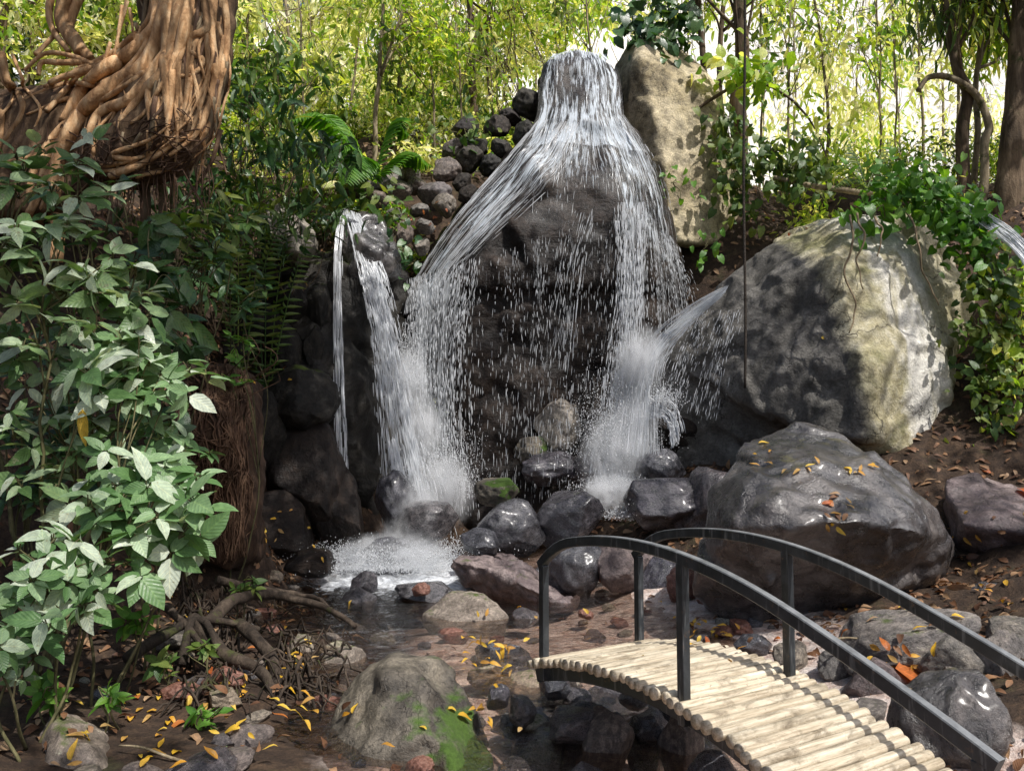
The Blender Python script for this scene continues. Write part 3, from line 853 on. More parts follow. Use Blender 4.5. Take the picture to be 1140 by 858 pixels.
corner_boulder = hull_rock('corner_boulder', [
    A((22, 872, 3.9), (42, 818, 4.0), (60, 784, 4.2), (88, 800, 4.1), (124, 815, 4.0), (128, 866, 3.9), (66, 815, 3.75), (100, 835, 3.7), (60, 880, 3.6), (120, 885, 3.6), (60, 800, 4.6), (120, 860, 4.6))],
    M['stone_pale'], 'pale tan boulder in the bottom left corner of the picture', 'boulder', voxel=.025, smooth=4, amp=.04, freq=2.6, chips=.04, seed=18)

left_cliff = hull_rock('dark_cliff', [
    A((300, 330, 10.2), (335, 300, 10.3), (392, 262, 10.6), (445, 300, 11), (440, 420, 10.8), (460, 600, 10.9), (425, 600, 10.2), (410, 430, 10.1), (310, 420, 9.6), (365, 400, 9.6), (400, 520, 9.9), (300, 420, 11), (290, 330, 12), (460, 330, 12.5), (440, 620, 12.5)),
    A((300, 420, 9.5), (372, 410, 9.6), (398, 470, 9.9), (410, 560, 10), (395, 620, 10.2), (340, 500, 9.7), (300, 480, 9.8), (290, 420, 11), (420, 620, 11.5), (300, 560, 11))],
    M['wet_cliff'], 'dark damp cliff behind the narrow left waterfall', 'cliff', voxel=.05, smooth=4, amp=.13, freq=1.3, chips=.12, seed=21)

spill_rock = hull_rock('spill_rock', [
    A((372, 262, 10.4), (400, 236, 10.6), (425, 246, 10.5), (446, 285, 10.4), (444, 305, 10.35), (428, 316, 10.2), (400, 320, 10.1), (385, 300, 10.1), (400, 262, 10.05), (430, 285, 10.05), (400, 240, 11.6), (446, 300, 11.6), (375, 300, 11.6))],
    M['boulder_wet'], 'rounded brown rock that splits the left waterfall at its lip', 'rock', voxel=.03, smooth=5, amp=.06, freq=2.2, chips=.05, seed=24)

slope_rock = hull_rock('slab_stone', [
    A((285, 240, 9.8), (305, 222, 10.0), (345, 255, 9.9), (352, 272, 9.7), (335, 282, 9.5), (318, 275, 9.4), (300, 262, 9.4), (320, 240, 10.8), (352, 275, 10.8), (290, 250, 10.6), (330, 300, 10.0))],
    M['stone_pale'], 'tilted tan slab stone on the bank left of the narrow waterfall', 'stone', voxel=.03, smooth=3, amp=.04, freq=2.2, chips=.05, seed=27)

wedge_stone = hull_rock('wedge_stone', [
    A((500, 622, 7.75), (512, 617, 8.0), (555, 620, 8.3), (600, 636, 8.1), (640, 662, 7.8), (638, 676, 7.45), (590, 655, 7.4), (545, 633, 7.5), (602, 686, 7.5), (575, 676, 7.65), (515, 648, 7.85), (560, 620, 8.9), (640, 668, 8.6), (520, 640, 8.7))],
    M['purple'], 'dark wedge stone with a pinkish sunlit top in the stream', 'stone', voxel=.025, smooth=3, amp=.03, freq=2.5, chips=.05, seed=30)


# ------------------------------------------------------------------ loose stones: a dozen shapes, each stone its own object
def stone_shape(k):
    rng = np.random.default_rng(100 + k)
    bm = bmesh.new(); bmesh.ops.create_icosphere(bm, subdivisions=5, radius=1.0)
    V = np.array([v.co[:] for v in bm.verts])
    V = V * (1 + .22 * fbm(V * .9 + k * 7, 3))[:, None]
    for _ in range(11):
        n = rng.normal(size=3); n /= np.linalg.norm(n); c = rng.uniform(.62, .88)
        e = V @ n - c; V = V - np.maximum(e, 0)[:, None] * n * .85
    nrm = V / np.linalg.norm(V, axis=1, keepdims=True)
    V = V + nrm * (.03 * fbm(V * 3 + k, 4) + .035 * np.clip(ridged(V * 2 + k, 3) - .5, -1, .6))[:, None]
    V -= (V.max(0) + V.min(0)) / 2; V /= np.abs(V).max(0)
    for v, c in zip(bm.verts, V): v.co = c
    me = bpy.data.meshes.new('stone'); bm.to_mesh(me); bm.free()
    me.polygons.foreach_set('use_smooth', np.ones(len(me.polygons), bool))
    F = np.array([p.vertices[:] for p in me.polygons])
    return me, V, F


STONES = [stone_shape(k) for k in range(12)]
_smats = {}


def stone(center, size, mat='stone', label='stone', group=None, name='stone', rot=None, k=None, solidify=True, cat='stone'):
    """size = half extents x,y,z"""
    k = random.randrange(12) if k is None else k
    key = (k, mat)
    if key not in _smats:
        me = STONES[k][0].copy(); me.materials.clear(); me.materials.append(M[mat]); _smats[key] = me
    o = bpy.data.objects.new(name, _smats[key]); COL.objects.link(o)
    o.location = tuple(center); o.scale = tuple(size)
    o.rotation_euler = rot if rot is not None else (random.uniform(-.25, .25), random.uniform(-.25, .25), random.uniform(0, 6.28))
    tag(o, label, cat, group)
    if solidify:
        Mx = Matrix.LocRotScale(Vector(o.location), o.rotation_euler.to_quaternion(), Vector(o.scale))
        m = np.array(Mx); solid(STONES[k][1] @ m[:3, :3].T + m[:3, 3], STONES[k][2])
    return o


def stone_px(px, py, w, h, depth=None, mat='stone', label='', group=None, deep=.9, tilt=0.0, k=None, cat='stone', sink=.25):
    """stone whose outline is about w x h photo pixels, centred at px,py; rests on the ground there"""
    if depth is None:
        r = hit(px, py + h * .45, BV_G); depth = (r[0][1] + w / FPX * r[0][1] * .3) if r is not None else 8.0
    c = at(px, py, depth); sx = w / 2 / FPX * depth; sz = h / 2 / FPX * depth
    c[2] -= sz * sink * .5
    return stone(c, (sx, sx * deep, sz * (1 + sink * .5)), mat, label, group, rot=(random.uniform(-.2, .2), tilt + random.uniform(-.12, .12), random.uniform(-.6, .6) if w > 45 else random.uniform(0, 6.3)), k=k, cat=cat)


def bed(px, py, w, h, *a, **kw): return stone_px(px, py, w, h, None, *a, **kw)


# named stones of the pool and stream
stone_px(516, 684, 92, 54, 7.0, 'stone_pale', 'round pale stone with a green mossy left side in the stream', k=2, cat='stone', tilt=-.05)
stone_px(552, 546, 50, 30, 9.6, 'mossy', 'stone with a yellow-green moss cap below the falls', k=4)
stone_px(566, 582, 82, 58, 9.1, 'stone_dark', 'bluish wet stone beneath the moss-capped stone', k=5, tilt=.15)
stone_px(632, 574, 78, 56, 9.2, 'stone_dark', 'bluish wet stone left of the right splash', k=7, tilt=.1)
stone_px(592, 500, 38, 30, 11.0, 'mossy', 'small mossy stone at the back of the rock hollow', k=1)
stone_px(625, 470, 60, 56, 11.3, 'stone', 'flat grey stone slab leaning in the rock hollow', k=3)
stone_px(608, 520, 70, 36, 10.7, 'stone_dark', 'dark stone under the leaning grey slab', k=9)
stone_px(660, 525, 60, 40, 10.6, 'stone_dark', 'dark stone inside the right splash', k=6)
stone_px(442, 556, 52, 66, 9.4, 'stone_dark', 'dark upright stone beneath the left waterfall', k=8)
stone_px(474, 580, 74, 46, 9.2, 'stone_dark', 'dark stone with water running over it in the left splash', k=10)
stone_px(430, 612, 60, 30, 8.9, 'stone_dark', 'dark low stone awash at the left end of the pool', k=11)
stone_px(405, 648, 34, 26, 7.9, 'stone_dark', 'small black round stone at the left edge of the pool', k=0)
stone_px(400, 666, 44, 24, 7.6, 'stone_dark', 'dark flat stone just in front of the small black round one', k=3)
stone_px(470, 658, 66, 22, 7.7, 'stone_dark', 'long dark stone awash along the front of the foam', k=6)
stone_px(535, 600, 46, 26, 8.7, 'stone_dark', 'wet stone just behind the wedge stone', k=2)
stone_px(640, 630, 62, 60, 8.0, 'stone_dark', 'dark grey stone with a trickle behind the bridge post', k=4)
stone_px(692, 626, 66, 52, 8.0, 'purple', 'purple sloping block seen between the bridge posts', k=7, tilt=.3)
stone_px(735, 640, 60, 50, 7.9, 'stone_dark', 'dark block right of the purple sloping block', k=5)
stone_px(757, 650, 34, 44, 7.3, 'stone_red', 'reddish stone wedged against the rounded boulder', k=9)
stone_px(742, 558, 96, 58, 9.2, 'stone_dark', 'black block at the right foot of the falls', k=1)
stone_px(735, 520, 60, 46, 10.0, 'stone_dark', 'dark step stone behind the black block', k=8)
stone_px(755, 470, 70, 60, 10.6, 'wet_black', 'dark rounded step under the right cascade', k=2)
stone_px(790, 560, 70, 80, 9.0, 'stone_dark', 'dark stone in the shadow left of the rounded boulder', k=10)
stone_px(586, 686, 34, 20, 6.9, 'stone_dark', 'small dark stone right of the round pale stone', k=0)
stone_px(662, 709, 28, 19, 6.5, 'purple', 'small purple pebble in sunlit shallows', k=3)
stone_px(652, 682, 20, 10, 6.9, 'stone_red', 'small red-brown stone in sunlit shallows', k=5)
stone_px(560, 734, 72, 36, 5.9, 'stone_dark', 'smooth grey stone under yellow leaves at the bridge end', k=6, tilt=.1)
stone_px(505, 706, 40, 16, 6.4, 'stone_red', 'flat reddish stone at the edge of the stream', k=9)
stone_px(378, 745, 62, 46, 5.6, 'stone_pale', 'grey stone with a white patch left of the mossy boulder', k=7, tilt=-.2)
stone_px(345, 798, 62, 46, 4.9, 'stone', 'grey brown stone leaning on the mossy boulder', k=11, tilt=-.15)
stone_px(284, 790, 48, 50, 5.0, 'stone', 'dull stone among the dark roots', k=4)
stone_px(182, 838, 44, 40, 4.4, 'stone', 'pointed grey stone near the bottom left', k=8)
stone_px(205, 802, 64, 44, 4.9, 'stone_dark', 'dark flat stone leaning toward the shrub', k=1, tilt=-.5)
stone_px(14, 822, 26, 24, 4.2, 'stone_pale', 'small round stone at the left border', k=3)
stone_px(470, 655, 20, 14, 7.4, 'stone_red', 'tiny orange stone beside the foam', k=2)

# stones that carry the bridge end
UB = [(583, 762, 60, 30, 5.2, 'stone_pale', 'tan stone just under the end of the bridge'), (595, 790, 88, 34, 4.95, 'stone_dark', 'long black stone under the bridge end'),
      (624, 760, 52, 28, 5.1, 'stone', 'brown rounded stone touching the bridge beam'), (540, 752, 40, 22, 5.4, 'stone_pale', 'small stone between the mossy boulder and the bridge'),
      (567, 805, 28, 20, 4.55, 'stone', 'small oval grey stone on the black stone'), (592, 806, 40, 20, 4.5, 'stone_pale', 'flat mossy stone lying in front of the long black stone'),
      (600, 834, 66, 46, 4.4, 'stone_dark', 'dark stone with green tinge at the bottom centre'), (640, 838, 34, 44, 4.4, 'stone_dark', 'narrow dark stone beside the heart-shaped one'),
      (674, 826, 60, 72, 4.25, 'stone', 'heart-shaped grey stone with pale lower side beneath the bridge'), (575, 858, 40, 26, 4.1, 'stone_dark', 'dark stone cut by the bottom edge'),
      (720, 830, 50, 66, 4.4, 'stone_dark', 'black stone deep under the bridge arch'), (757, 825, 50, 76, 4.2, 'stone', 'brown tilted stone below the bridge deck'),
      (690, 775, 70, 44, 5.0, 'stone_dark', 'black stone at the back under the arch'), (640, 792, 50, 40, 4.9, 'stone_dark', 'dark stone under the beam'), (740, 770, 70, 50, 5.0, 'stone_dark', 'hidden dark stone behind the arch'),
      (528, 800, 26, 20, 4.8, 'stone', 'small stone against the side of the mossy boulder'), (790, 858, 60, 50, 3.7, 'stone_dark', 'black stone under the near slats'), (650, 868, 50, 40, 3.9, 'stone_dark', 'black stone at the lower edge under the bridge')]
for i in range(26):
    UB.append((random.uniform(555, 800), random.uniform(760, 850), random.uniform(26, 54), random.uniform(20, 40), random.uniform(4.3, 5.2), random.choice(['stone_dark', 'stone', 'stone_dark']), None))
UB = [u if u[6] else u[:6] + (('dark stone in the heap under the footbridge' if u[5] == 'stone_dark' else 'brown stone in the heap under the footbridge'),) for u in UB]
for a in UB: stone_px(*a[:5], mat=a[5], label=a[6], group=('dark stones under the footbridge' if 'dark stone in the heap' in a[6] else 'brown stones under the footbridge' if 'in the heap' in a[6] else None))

# right hand stone edging beside the bridge
RW = [(1012, 712, 150, 62, 4.9, 'grey_dry', 'flat lichened ledge stone right of the bridge'), (1060, 742, 80, 70, 4.55, 'grey_dry', 'grey ledge stone with green patches beside the handrail'),
      (1052, 805, 116, 124, 3.9, 'boulder_wet', 'large bluish stone behind the near handrail end'), (1122, 752, 78, 96, 4.4, 'grey_dry', 'squarish pale stone at the right border'),
      (1118, 822, 44, 40, 4.1, 'stone', 'small stone in the gap of the stone edging'), (1136, 834, 40, 56, 4.0, 'stone', 'dull stone at the right bottom corner'),
      (1124, 862, 70, 42, 3.8, 'stone_dark', 'dark stone at the very bottom right'), (1104, 660, 60, 26, 6.0, 'stone_dark', 'dark smooth stone under the wedge boulder'),
      (1130, 705, 70, 40, 5.2, 'grey_dry', 'lichened stone by the right border under the handrail'), (975, 762, 70, 60, 4.6, 'purple', 'purplish stone just past the slat ends'),
      (935, 742, 46, 34, 5.0, 'stone', 'brown stone at the foot of the rounded boulder'), (838, 716, 40, 26, 5.7, 'stone_dark', 'dark stone beneath the rounded boulder'), (880, 730, 40, 30, 5.3, 'stone', 'small brown stone by the second right post')]
for a in RW: stone_px(*a[:5], mat=a[5], label=a[6])

# dry stone heap above the left fall
HP = [(495, 188, 34, 26, 11.9), (517, 182, 28, 22, 12.0), (512, 205, 26, 22, 11.8), (470, 205, 32, 24, 11.7), (455, 200, 28, 22, 11.8), (440, 214, 34, 20, 11.5), (480, 222, 30, 22, 11.6), (462, 228, 26, 18, 11.4),
      (500, 165, 30, 22, 12.2), (535, 160, 30, 24, 12.2), (548, 145, 34, 26, 12.4), (565, 132, 34, 26, 12.5), (585, 118, 36, 34, 12.6), (520, 140, 36, 22, 12.6), (430, 205, 30, 18, 11.9), (498, 232, 26, 20, 11.4), (470, 250, 26, 20, 11.2),
      (525, 218, 26, 20, 11.6), (450, 262, 24, 34, 11.0), (475, 270, 24, 24, 11.2), (545, 185, 28, 22, 11.9), (560, 165, 28, 24, 12.0), (440, 236, 24, 18, 11.2), (582, 150, 28, 26, 12.1), (395, 205, 36, 20, 11.4), (415, 222, 26, 18, 11.2), (430, 250, 20, 16, 10.9)]
for i, a in enumerate(HP):
    f_ = random.uniform(.75, 1.35); a = (a[0] + random.uniform(-6, 6), a[1] + random.uniform(-5, 5), a[2] * f_, a[3] * f_ * random.uniform(.8, 1.1), a[4])
    dk = 'dark_pile' if a[0] > 505 else 'stone'
    stone_px(*a, mat=dk, label='dark rounded stone in the heap against the waterfall rock' if dk == 'dark_pile' else 'brown stone in the loose heap above the narrow waterfall',
             group='dark stones heaped against the waterfall rock' if dk == 'dark_pile' else 'brown stones heaped above the narrow waterfall')
CW = [(285, 330, 50, 46, 9.9), (300, 300, 60, 34, 10.0), (330, 340, 44, 60, 9.9), (275, 365, 44, 44, 9.3), (318, 385, 44, 60, 9.6), (355, 345, 40, 60, 9.9), (268, 320, 36, 30, 9.6), (350, 385, 30, 50, 9.7), (300, 355, 30, 40, 9.6), (262, 390, 30, 30, 9.0)]
for a in CW:
    stone_px(*a, mat='wet_cliff', label='dark mossy stone bedded in the shaded bank left of the narrow waterfall', group='mossy stones in the shaded bank')

for x, y, w, h, d, m, lb in [(335, 520, 100, 130, 9.35, 'wet_black', 'added rock, black to imitate shade in the hollow left of the narrow waterfall'), (300, 585, 90, 80, 8.9, 'wet_black', 'added low rock, black to imitate shade at the foot of the hollow'), (372, 560, 60, 90, 9.3, 'wet_black', 'added rock, black to imitate shade behind the narrow waterfall foot'), (330, 440, 90, 70, 9.3, 'wet_cliff', 'broad dark ledge rock over the hollow'), (285, 470, 60, 90, 9.0, 'wet_cliff', 'dark rock between the root mat and the hollow'), (345, 625, 60, 30, 8.3, 'wet_black', 'added low stone, black to imitate shade at the left pool edge')]:
    stone_px(x, y, w, h, d, m, lb, cat='rock')  # black rocks added to imitate deep shade in the hollow

# cobbles and pebbles scattered through the stream and on its banks
n = 0
while n < 150:
    x = random.uniform(-2.6, 2.6); y = random.uniform(3.4, 9.4)
    z = gz(x, y)
    if z > .3 or random.random() > .75 - 1.2 * abs(z): continue
    s = random.choice([.03, .04, .05, .06, .08, .11]) * random.uniform(.8, 1.3)
    m = random.choice(['stone', 'stone', 'stone_dark', 'stone_red', 'stone_pale'])
    stone((x, y, z + s * .2), (s * random.uniform(.9, 1.4), s, s * .65), m,
          {'stone': 'brown cobble in the bed of the stream', 'stone_dark': 'dark wet cobble in the bed of the stream', 'stone_red': 'reddish cobble in the bed of the stream', 'stone_pale': 'pale cobble in the bed of the stream'}[m],
          {'stone': 'brown cobbles', 'stone_dark': 'dark cobbles', 'stone_red': 'reddish cobbles', 'stone_pale': 'pale cobbles'}[m], name='cobble', solidify=s > .05, cat='cobble')
    n += 1
rebuild_all()

# ------------------------------------------------------------------ stream surface
FOAM = [(-1.55, 8.6, 1.1), (-1.0, 8.5, 1.1), (-1.35, 9.3, 1.3), (-.75, 9.2, 1.0), (-.5, 8.1, .5), (.95, 9.4, .8), (-1.0, 8.3, .7), (1.15, 10, .7), (.45, 8.9, .5), (-.3, 8.8, .5)]
sx_ = np.arange(-4.2, 3.2, .05); sy_ = np.arange(1.8, 11.4, .05)
SX, SY = np.meshgrid(sx_, sy_, indexing='ij')
p = np.stack([SX.ravel(), SY.ravel(), np.zeros(SX.size)], 1)
fo = np.zeros(len(p))
for x, y, r in FOAM: fo = np.maximum(fo, np.exp(-((p[:, 0] - x) ** 2 + (p[:, 1] - y) ** 2) / (r * .74) ** 2))
hz = .012 * fbm(p * np.array([3.2, 4.6, 1]), 3) + fo * .05 * fbm(p * 5, 3) + np.clip(p[:, 1] - 7.2, 0, 3) * .02 - np.clip(5.5 - p[:, 1], 0, 3) * .06
streak = np.clip(fbm(p * np.array([1.2, 3.0, 1]) + 3, 3), 0, 1)
rn = np.clip(fo + .45 * streak * (np.clip((p[:, 0] + 1.0) / 1.0, 0, 1)) * np.clip((8.8 - p[:, 1]) / 2, 0, 1) * np.clip((p[:, 1] - 5.6) / .6, 0, 1), 0, 1)
V = p.copy(); V[:, 2] = hz
gzv = height0(SX, SY).reshape(SX.shape)
na, nb = SX.shape
i0 = np.arange(na - 1)[:, None] * nb + np.arange(nb - 1)[None]
F = np.stack([i0, i0 + nb, i0 + nb + 1, i0 + 1], -1).reshape(-1, 4)
keep = (gzv.ravel()[F].min(1) < .12)
stream = tag(link_mesh('stream', np_mesh('stream', V, [F[keep]], rn), M['stream']), kind='structure')
# ------------------------------------------------------------------ arched bamboo bridge
A1 = np.array([.171, 4.30]); AL = np.array([.52, -.854]); AL = AL / np.linalg.norm(AL); AC = np.array([.854, .52]); AC = AC / np.linalg.norm(AC)
WID = .66


def deck_z(s): return .425 - .2 * (s - .72) ** 2 + .13 * max(0, s - 1.6) ** 2


def bp(s, c, z): q = A1 + AL * s + AC * c; return np.array([q[0], q[1], z])


bridge = empty('footbridge', tuple(bp(1.2, WID / 2, -.2)))
tag(bridge, 'small arched footbridge with bamboo slats and black steel handrails', 'footbridge')
BL = np.array(bridge.location)


def sweep_box(path, side, w, h, name, mat, bevel=.006):
    """rectangular bar swept along a path in a vertical plane; side = horizontal unit vector across"""
    path = np.asarray(path); n = len(path)
    T = np.gradient(path, axis=0); T /= np.linalg.norm(T, axis=1, keepdims=True)
    S = np.tile(np.array([side[0], side[1], 0.0]), (n, 1)); U = np.cross(S, T); U /= np.linalg.norm(U, axis=1, keepdims=True)
    U[U[:, 2] < 0] *= -1
    b = bevel
    prof = [(-w / 2 + b, -h / 2), (w / 2 - b, -h / 2), (w / 2, -h / 2 + b), (w / 2, h / 2 - b), (w / 2 - b, h / 2), (-w / 2 + b, h / 2), (-w / 2, h / 2 - b), (-w / 2, -h / 2 + b)]
    V = np.concatenate([path + S * a + U * c for a, c in prof]).reshape(8, n, 3).transpose(1, 0, 2).reshape(-1, 3)
    i = np.arange(n - 1)[:, None] * 8; j = np.arange(8)[None]; j2 = (j + 1) % 8
    q = np.stack([i + j, i + j2, i + 8 + j2, i + 8 + j], -1).reshape(-1, 4)
    ends = np.array([list(range(8)), [8 * (n - 1) + k for k in range(7, -1, -1)]])
    mb = MB().add(V - BL, [q, ends])
    o = mb.build(name, mat, bridge, smooth=False)
    return o


S0, S1 = -.10, 2.62
ss = np.linspace(S0, S1, 40)
for c in (.03, WID - .03):
    sweep_box([bp(s, c, deck_z(s) - .062) for s in ss], AC, .03, .075, 'side_beam', M['steel'])
RH = .60
for c in (0.0, WID):
    path = []
    for s in np.linspace(-.03, 2.33, 44):
        z = deck_z(s) + RH
        if s < .25: z -= .085 * ((.25 - s) / .28) ** 2
        path.append(bp(s, c, z))
    sweep_box(path, AC, .040, .050, 'handrail', M['steel'], .004)
    for s in (0.0, 1.06, 2.28):
        top = deck_z(s) + RH - .02 - (.07 if s < .1 else 0)
        lean = .012 if c == 0 else .025
        pth = [bp(s, c, deck_z(s) - .09), bp(s, c, (deck_z(s) + top) / 2), bp(s, c, top)]
        sweep_box(pth, AC, .040, .045, 'post', M['steel']) if False else None
        mb = MB()
        hgt = top - (deck_z(s) - .09)
        rz = Matrix.Rotation(math.atan2(AC[1], AC[0]), 4, 'Z')
        mb.box(bp(s, c, (deck_z(s) - .09 + top) / 2) - BL, .040, .042, hgt, rz)
        o = mb.build('post', M['steel'], bridge, smooth=False)
        bv = o.modifiers.new('b', 'BEVEL'); bv.width = .004; bv.segments = 2
# cross ties under the deck
for s in (.15, .9, 1.6, 2.3):
    sweep_box([bp(s, .05 + q, deck_z(s) - .075) for q in np.linspace(0, WID - .1, 4)], AL, .03, .03, 'cross_tie', M['steel'])
# bamboo slats, each a pole with node rings and a hollow end
k = 0; s = S0
while s < S1:
    r = random.uniform(.021, .0285); sl = math.sqrt(1 + (.4 * (s - .72)) ** 2)
    s += (r * 2.05) / sl
    L0 = -.055 + random.uniform(-.018, .012); L1 = WID + .055 + random.uniform(-.012, .025)
    xs = np.linspace(L0, L1, 34); nodes = np.arange(L0 + random.uniform(.04, .28), L1, random.uniform(.24, .34))
    rad = np.full(len(xs), r)
    for q in nodes:
        rad += .0022 * np.exp(-((xs - q) / .006) ** 2) - .0012 * np.exp(-((xs - q - .016) / .01) ** 2)
    xs2 = np.concatenate([xs, [q + e for q in nodes for e in (-.012, -.005, 0, .005, .012)]]); xs2.sort()
    rad = np.full(len(xs2), r)
    for q in nodes: rad += .0024 * np.exp(-((xs2 - q) / .005) ** 2)
    zc = deck_z(s) + random.uniform(-.002, .003); bow = random.uniform(-.004, .004); sk = random.uniform(-.008, .008)
    pts = np.array([(c - WID / 2, -sk * (c / WID - .5), bow * math.sin(math.pi * (c - L0) / (L1 - L0))) for c in xs2])
    # inner wall so that the cut end shows as a hollow tube
    pin = pts[0] + np.array([[.0005, 0, 0], [.05, 0, 0]])
    mb = MB().tube(np.vstack([pin[::-1], pts]), np.concatenate([[r * .7, r * .72], rad]), 14, .5)
    o = mb.build('slat', M['bamboo'], bridge)
    o.location = tuple(bp(s, WID / 2, zc) - BL); o.rotation_euler = (0, 0, math.atan2(AC[1], AC[0]))
    k += 1
# the deck as a surface that leaves can lie on
Q = np.array([bp(s, c, deck_z(s) + .026) for s in ss for c in (-.05, WID + .05)])
solid(Q, np.array([[2 * i, 2 * i + 1, 2 * i + 3, 2 * i + 2] for i in range(len(ss) - 1)]))
rebuild_all()
# ------------------------------------------------------------------ falling water
_tv = SOLIDS


def keep_out(P, gap=.02):
    """push points off the rock so that water runs over it, never through it"""
    out = P.copy()
    for i, q in enumerate(P):
        h = BV_ROCK.find_nearest(Vector(q), .8)
        if h[0] is None: continue
        d = Vector(q) - h[0]
        if d.dot(h[1]) < gap:
            # inside or too near: come out towards the open side
            o = Vector((0, -1, .35)); o.normalize()
            r = BV_ROCK.ray_cast(Vector(q) + o * 1.6, -o, 1.6 + gap)
            if r[0] is not None: out[i] = np.array(r[0] + o * gap)
            else: out[i] = np.array(h[0] + h[1] * gap)
    return out


vs = []; fs = []; n_ = 0
for V_, F_ in SOLIDS[1:11]:
    vs += [tuple(v) for v in V_]; fs += [tuple(int(i) + n_ for i in f) for f in F_]; n_ += len(V_)
BV_ROCK = BVHTree.FromPolygons(vs, fs)


def guides(left, right, n=40):
    """two photo-traced edges of a sheet of water -> function (u,t) -> point"""
    return spline([at(*p) for p in left], n), spline([at(*p) for p in right], n)


def sheet(mb, left, right, count, dens, r=(.004, .011), dash=(3, 9), fall=.35, jit=.05, n=48, push=True, u_pow=1.0):
    """strands of water inside the sheet; dens(u,t) 0..1 how likely water is there; fall = where it leaves the rock"""
    Lg, Rg = guides(left, right, n)
    nu = 15; seed_ = random.random() * 50; cl_f = 9.0
    grid = np.array([Lg * (1 - u) + Rg * u for u in np.linspace(0, 1, nu)])
    if push:
        grid = np.array([keep_out(g) for g in grid])
    t_ = np.linspace(0, 1, n)
    for _ in range(count):
        u = random.random() ** u_pow
        cx = random.uniform(-.06, .06)
        uu = np.clip(u + cx * t_ + .025 * pnoise(np.stack([t_ * 3, np.full(n, u * 40), np.zeros(n)], 1)), 0, 1) * (nu - 1)
        a = np.minimum(uu.astype(int), nu - 2); f = (uu - a)[:, None]
        P = grid[a, np.arange(n)] * (1 - f) + grid[a + 1, np.arange(n)] * f
        off = RNG.normal(size=3) * jit * np.array([.7, 1, .3])
        P = P + off * np.clip((t_ - fall) * 2, 0.05, 1)[:, None] + np.array([0, -.03, 0]) * np.clip(t_ - fall, 0, 1)[:, None]
        clump = .45 + 1.25 * max(0.0, min(1.0, .5 + 1.6 * float(pnoise(np.array([[u * cl_f, seed_, 0.3]]))[0]))) ** 1.3
        k = random.randrange(0, 5)
        while k < n - 2:
            L = random.randint(*dash); e = min(n, k + L)
            if e - k >= 2 and random.random() < clump * dens(u, t_[(k + e - 1) // 2]):
                q = P[k:e]
                m = len(q); prof = np.sin(np.linspace(.18, math.pi - .12, m)) ** .6 if m > 2 else np.array([1, .7])
                mb.tube(q, prof * random.uniform(*r) * random.choice([.7, .8, 1, 1.35]), 4, random.random(), cap=False)
            k = e + random.choice([0, 0, 1, 1, 2])


def film(left, right, name, parent, dens, n=40, nu=26, gap=.05, push=True, mat='water_film'):
    Lg, Rg = guides(left, right, n)
    rows = []
    for u in np.linspace(0, 1, nu):
        g = Lg * (1 - u) + Rg * u
        rows.append(keep_out(g, gap) if push else g)
    V = np.array(rows)
    for _ in range(5):
        V[1:-1, 1:-1] = .5 * V[1:-1, 1:-1] + .125 * (V[:-2, 1:-1] + V[2:, 1:-1] + V[1:-1, :-2] + V[1:-1, 2:])
    i = np.arange(nu - 1)[:, None] * n + np.arange(n - 1)[None]
    F = np.stack([i, i + n, i + n + 1, i + 1], -1).reshape(-1, 4)
    U, T = np.meshgrid(np.linspace(0, 1, nu), np.linspace(0, 1, n), indexing='ij')
    d = np.array([[dens(u, t) for t in np.linspace(0, 1, n)] for u in np.linspace(0, 1, nu)])
    width = np.linalg.norm(Lg - Rg, axis=1).mean(); length = np.linalg.norm(np.diff(Lg, axis=0), axis=1).sum()
    uv = np.stack([U.ravel() * width / 1.2, T.ravel() * length / 1.6], 1)
    me = np_mesh(name, V.reshape(-1, 3), [F], d.ravel(), uv)
    return link_mesh(name, me, M[mat], parent)


def mist(c, r, parent):
    bm = bmesh.new(); bmesh.ops.create_icosphere(bm, subdivisions=3, radius=1.0)
    me = bpy.data.meshes.new('mist'); bm.to_mesh(me); bm.free()
    o = link_mesh('mist', me, M['mist']); o.scale = tuple(r); o.location = tuple(c); o.rotation_euler = (0, 0, random.random() * 6)
    o.parent = parent; o.matrix_parent_inverse = Matrix.Translation(-Vector(parent.location))
    return o


def edge(u, w=.12): return min(1, u / w, (1 - u) / w) if 0 < u < 1 else 0


def splash(mb, c, r, n_, up=.6, size=(.002, .0065)):
    """spray: fine drops thrown out of the impact point"""
    n = int(n_ * 1.5)
    P = RNG.normal(size=(n, 3)) * np.array(r) * .55
    P[:, 2] = np.abs(P[:, 2]) * up * 1.6 - .25 * r[2] * RNG.random(n)
    rad = np.linalg.norm(P / np.array(r), axis=1)
    keep = RNG.random(n) < np.exp(-rad * .8) + .25
    P = P[keep] + np.array(c); m = len(P)
    s = RNG.uniform(size[0], size[1], m) * RNG.choice([.6, 1, 1, 1.6], m)
    T = np.array([[1, 0, -.6], [-.5, .87, -.6], [-.5, -.87, -.6], [0, 0, 1.6]])
    V = P[:, None] + T[None] * s[:, None, None]
    F = np.array([[0, 2, 1], [0, 1, 3], [1, 2, 3], [2, 0, 3]])
    mb.add(V.reshape(-1, 3), [(F[None] + 4 * np.arange(m)[:, None, None]).reshape(-1, 3)], np.repeat(RNG.random(m) * .7, 4))


# ---- the main fall
fallw = empty('waterfall', tuple(at(600, 560, 11)))
tag(fallw, 'main white waterfall veiling the tall dark rock', 'waterfall')


def P_(o, par):
    o.parent = par; o.matrix_parent_inverse = Matrix.Translation(-Vector(par.location)); return o


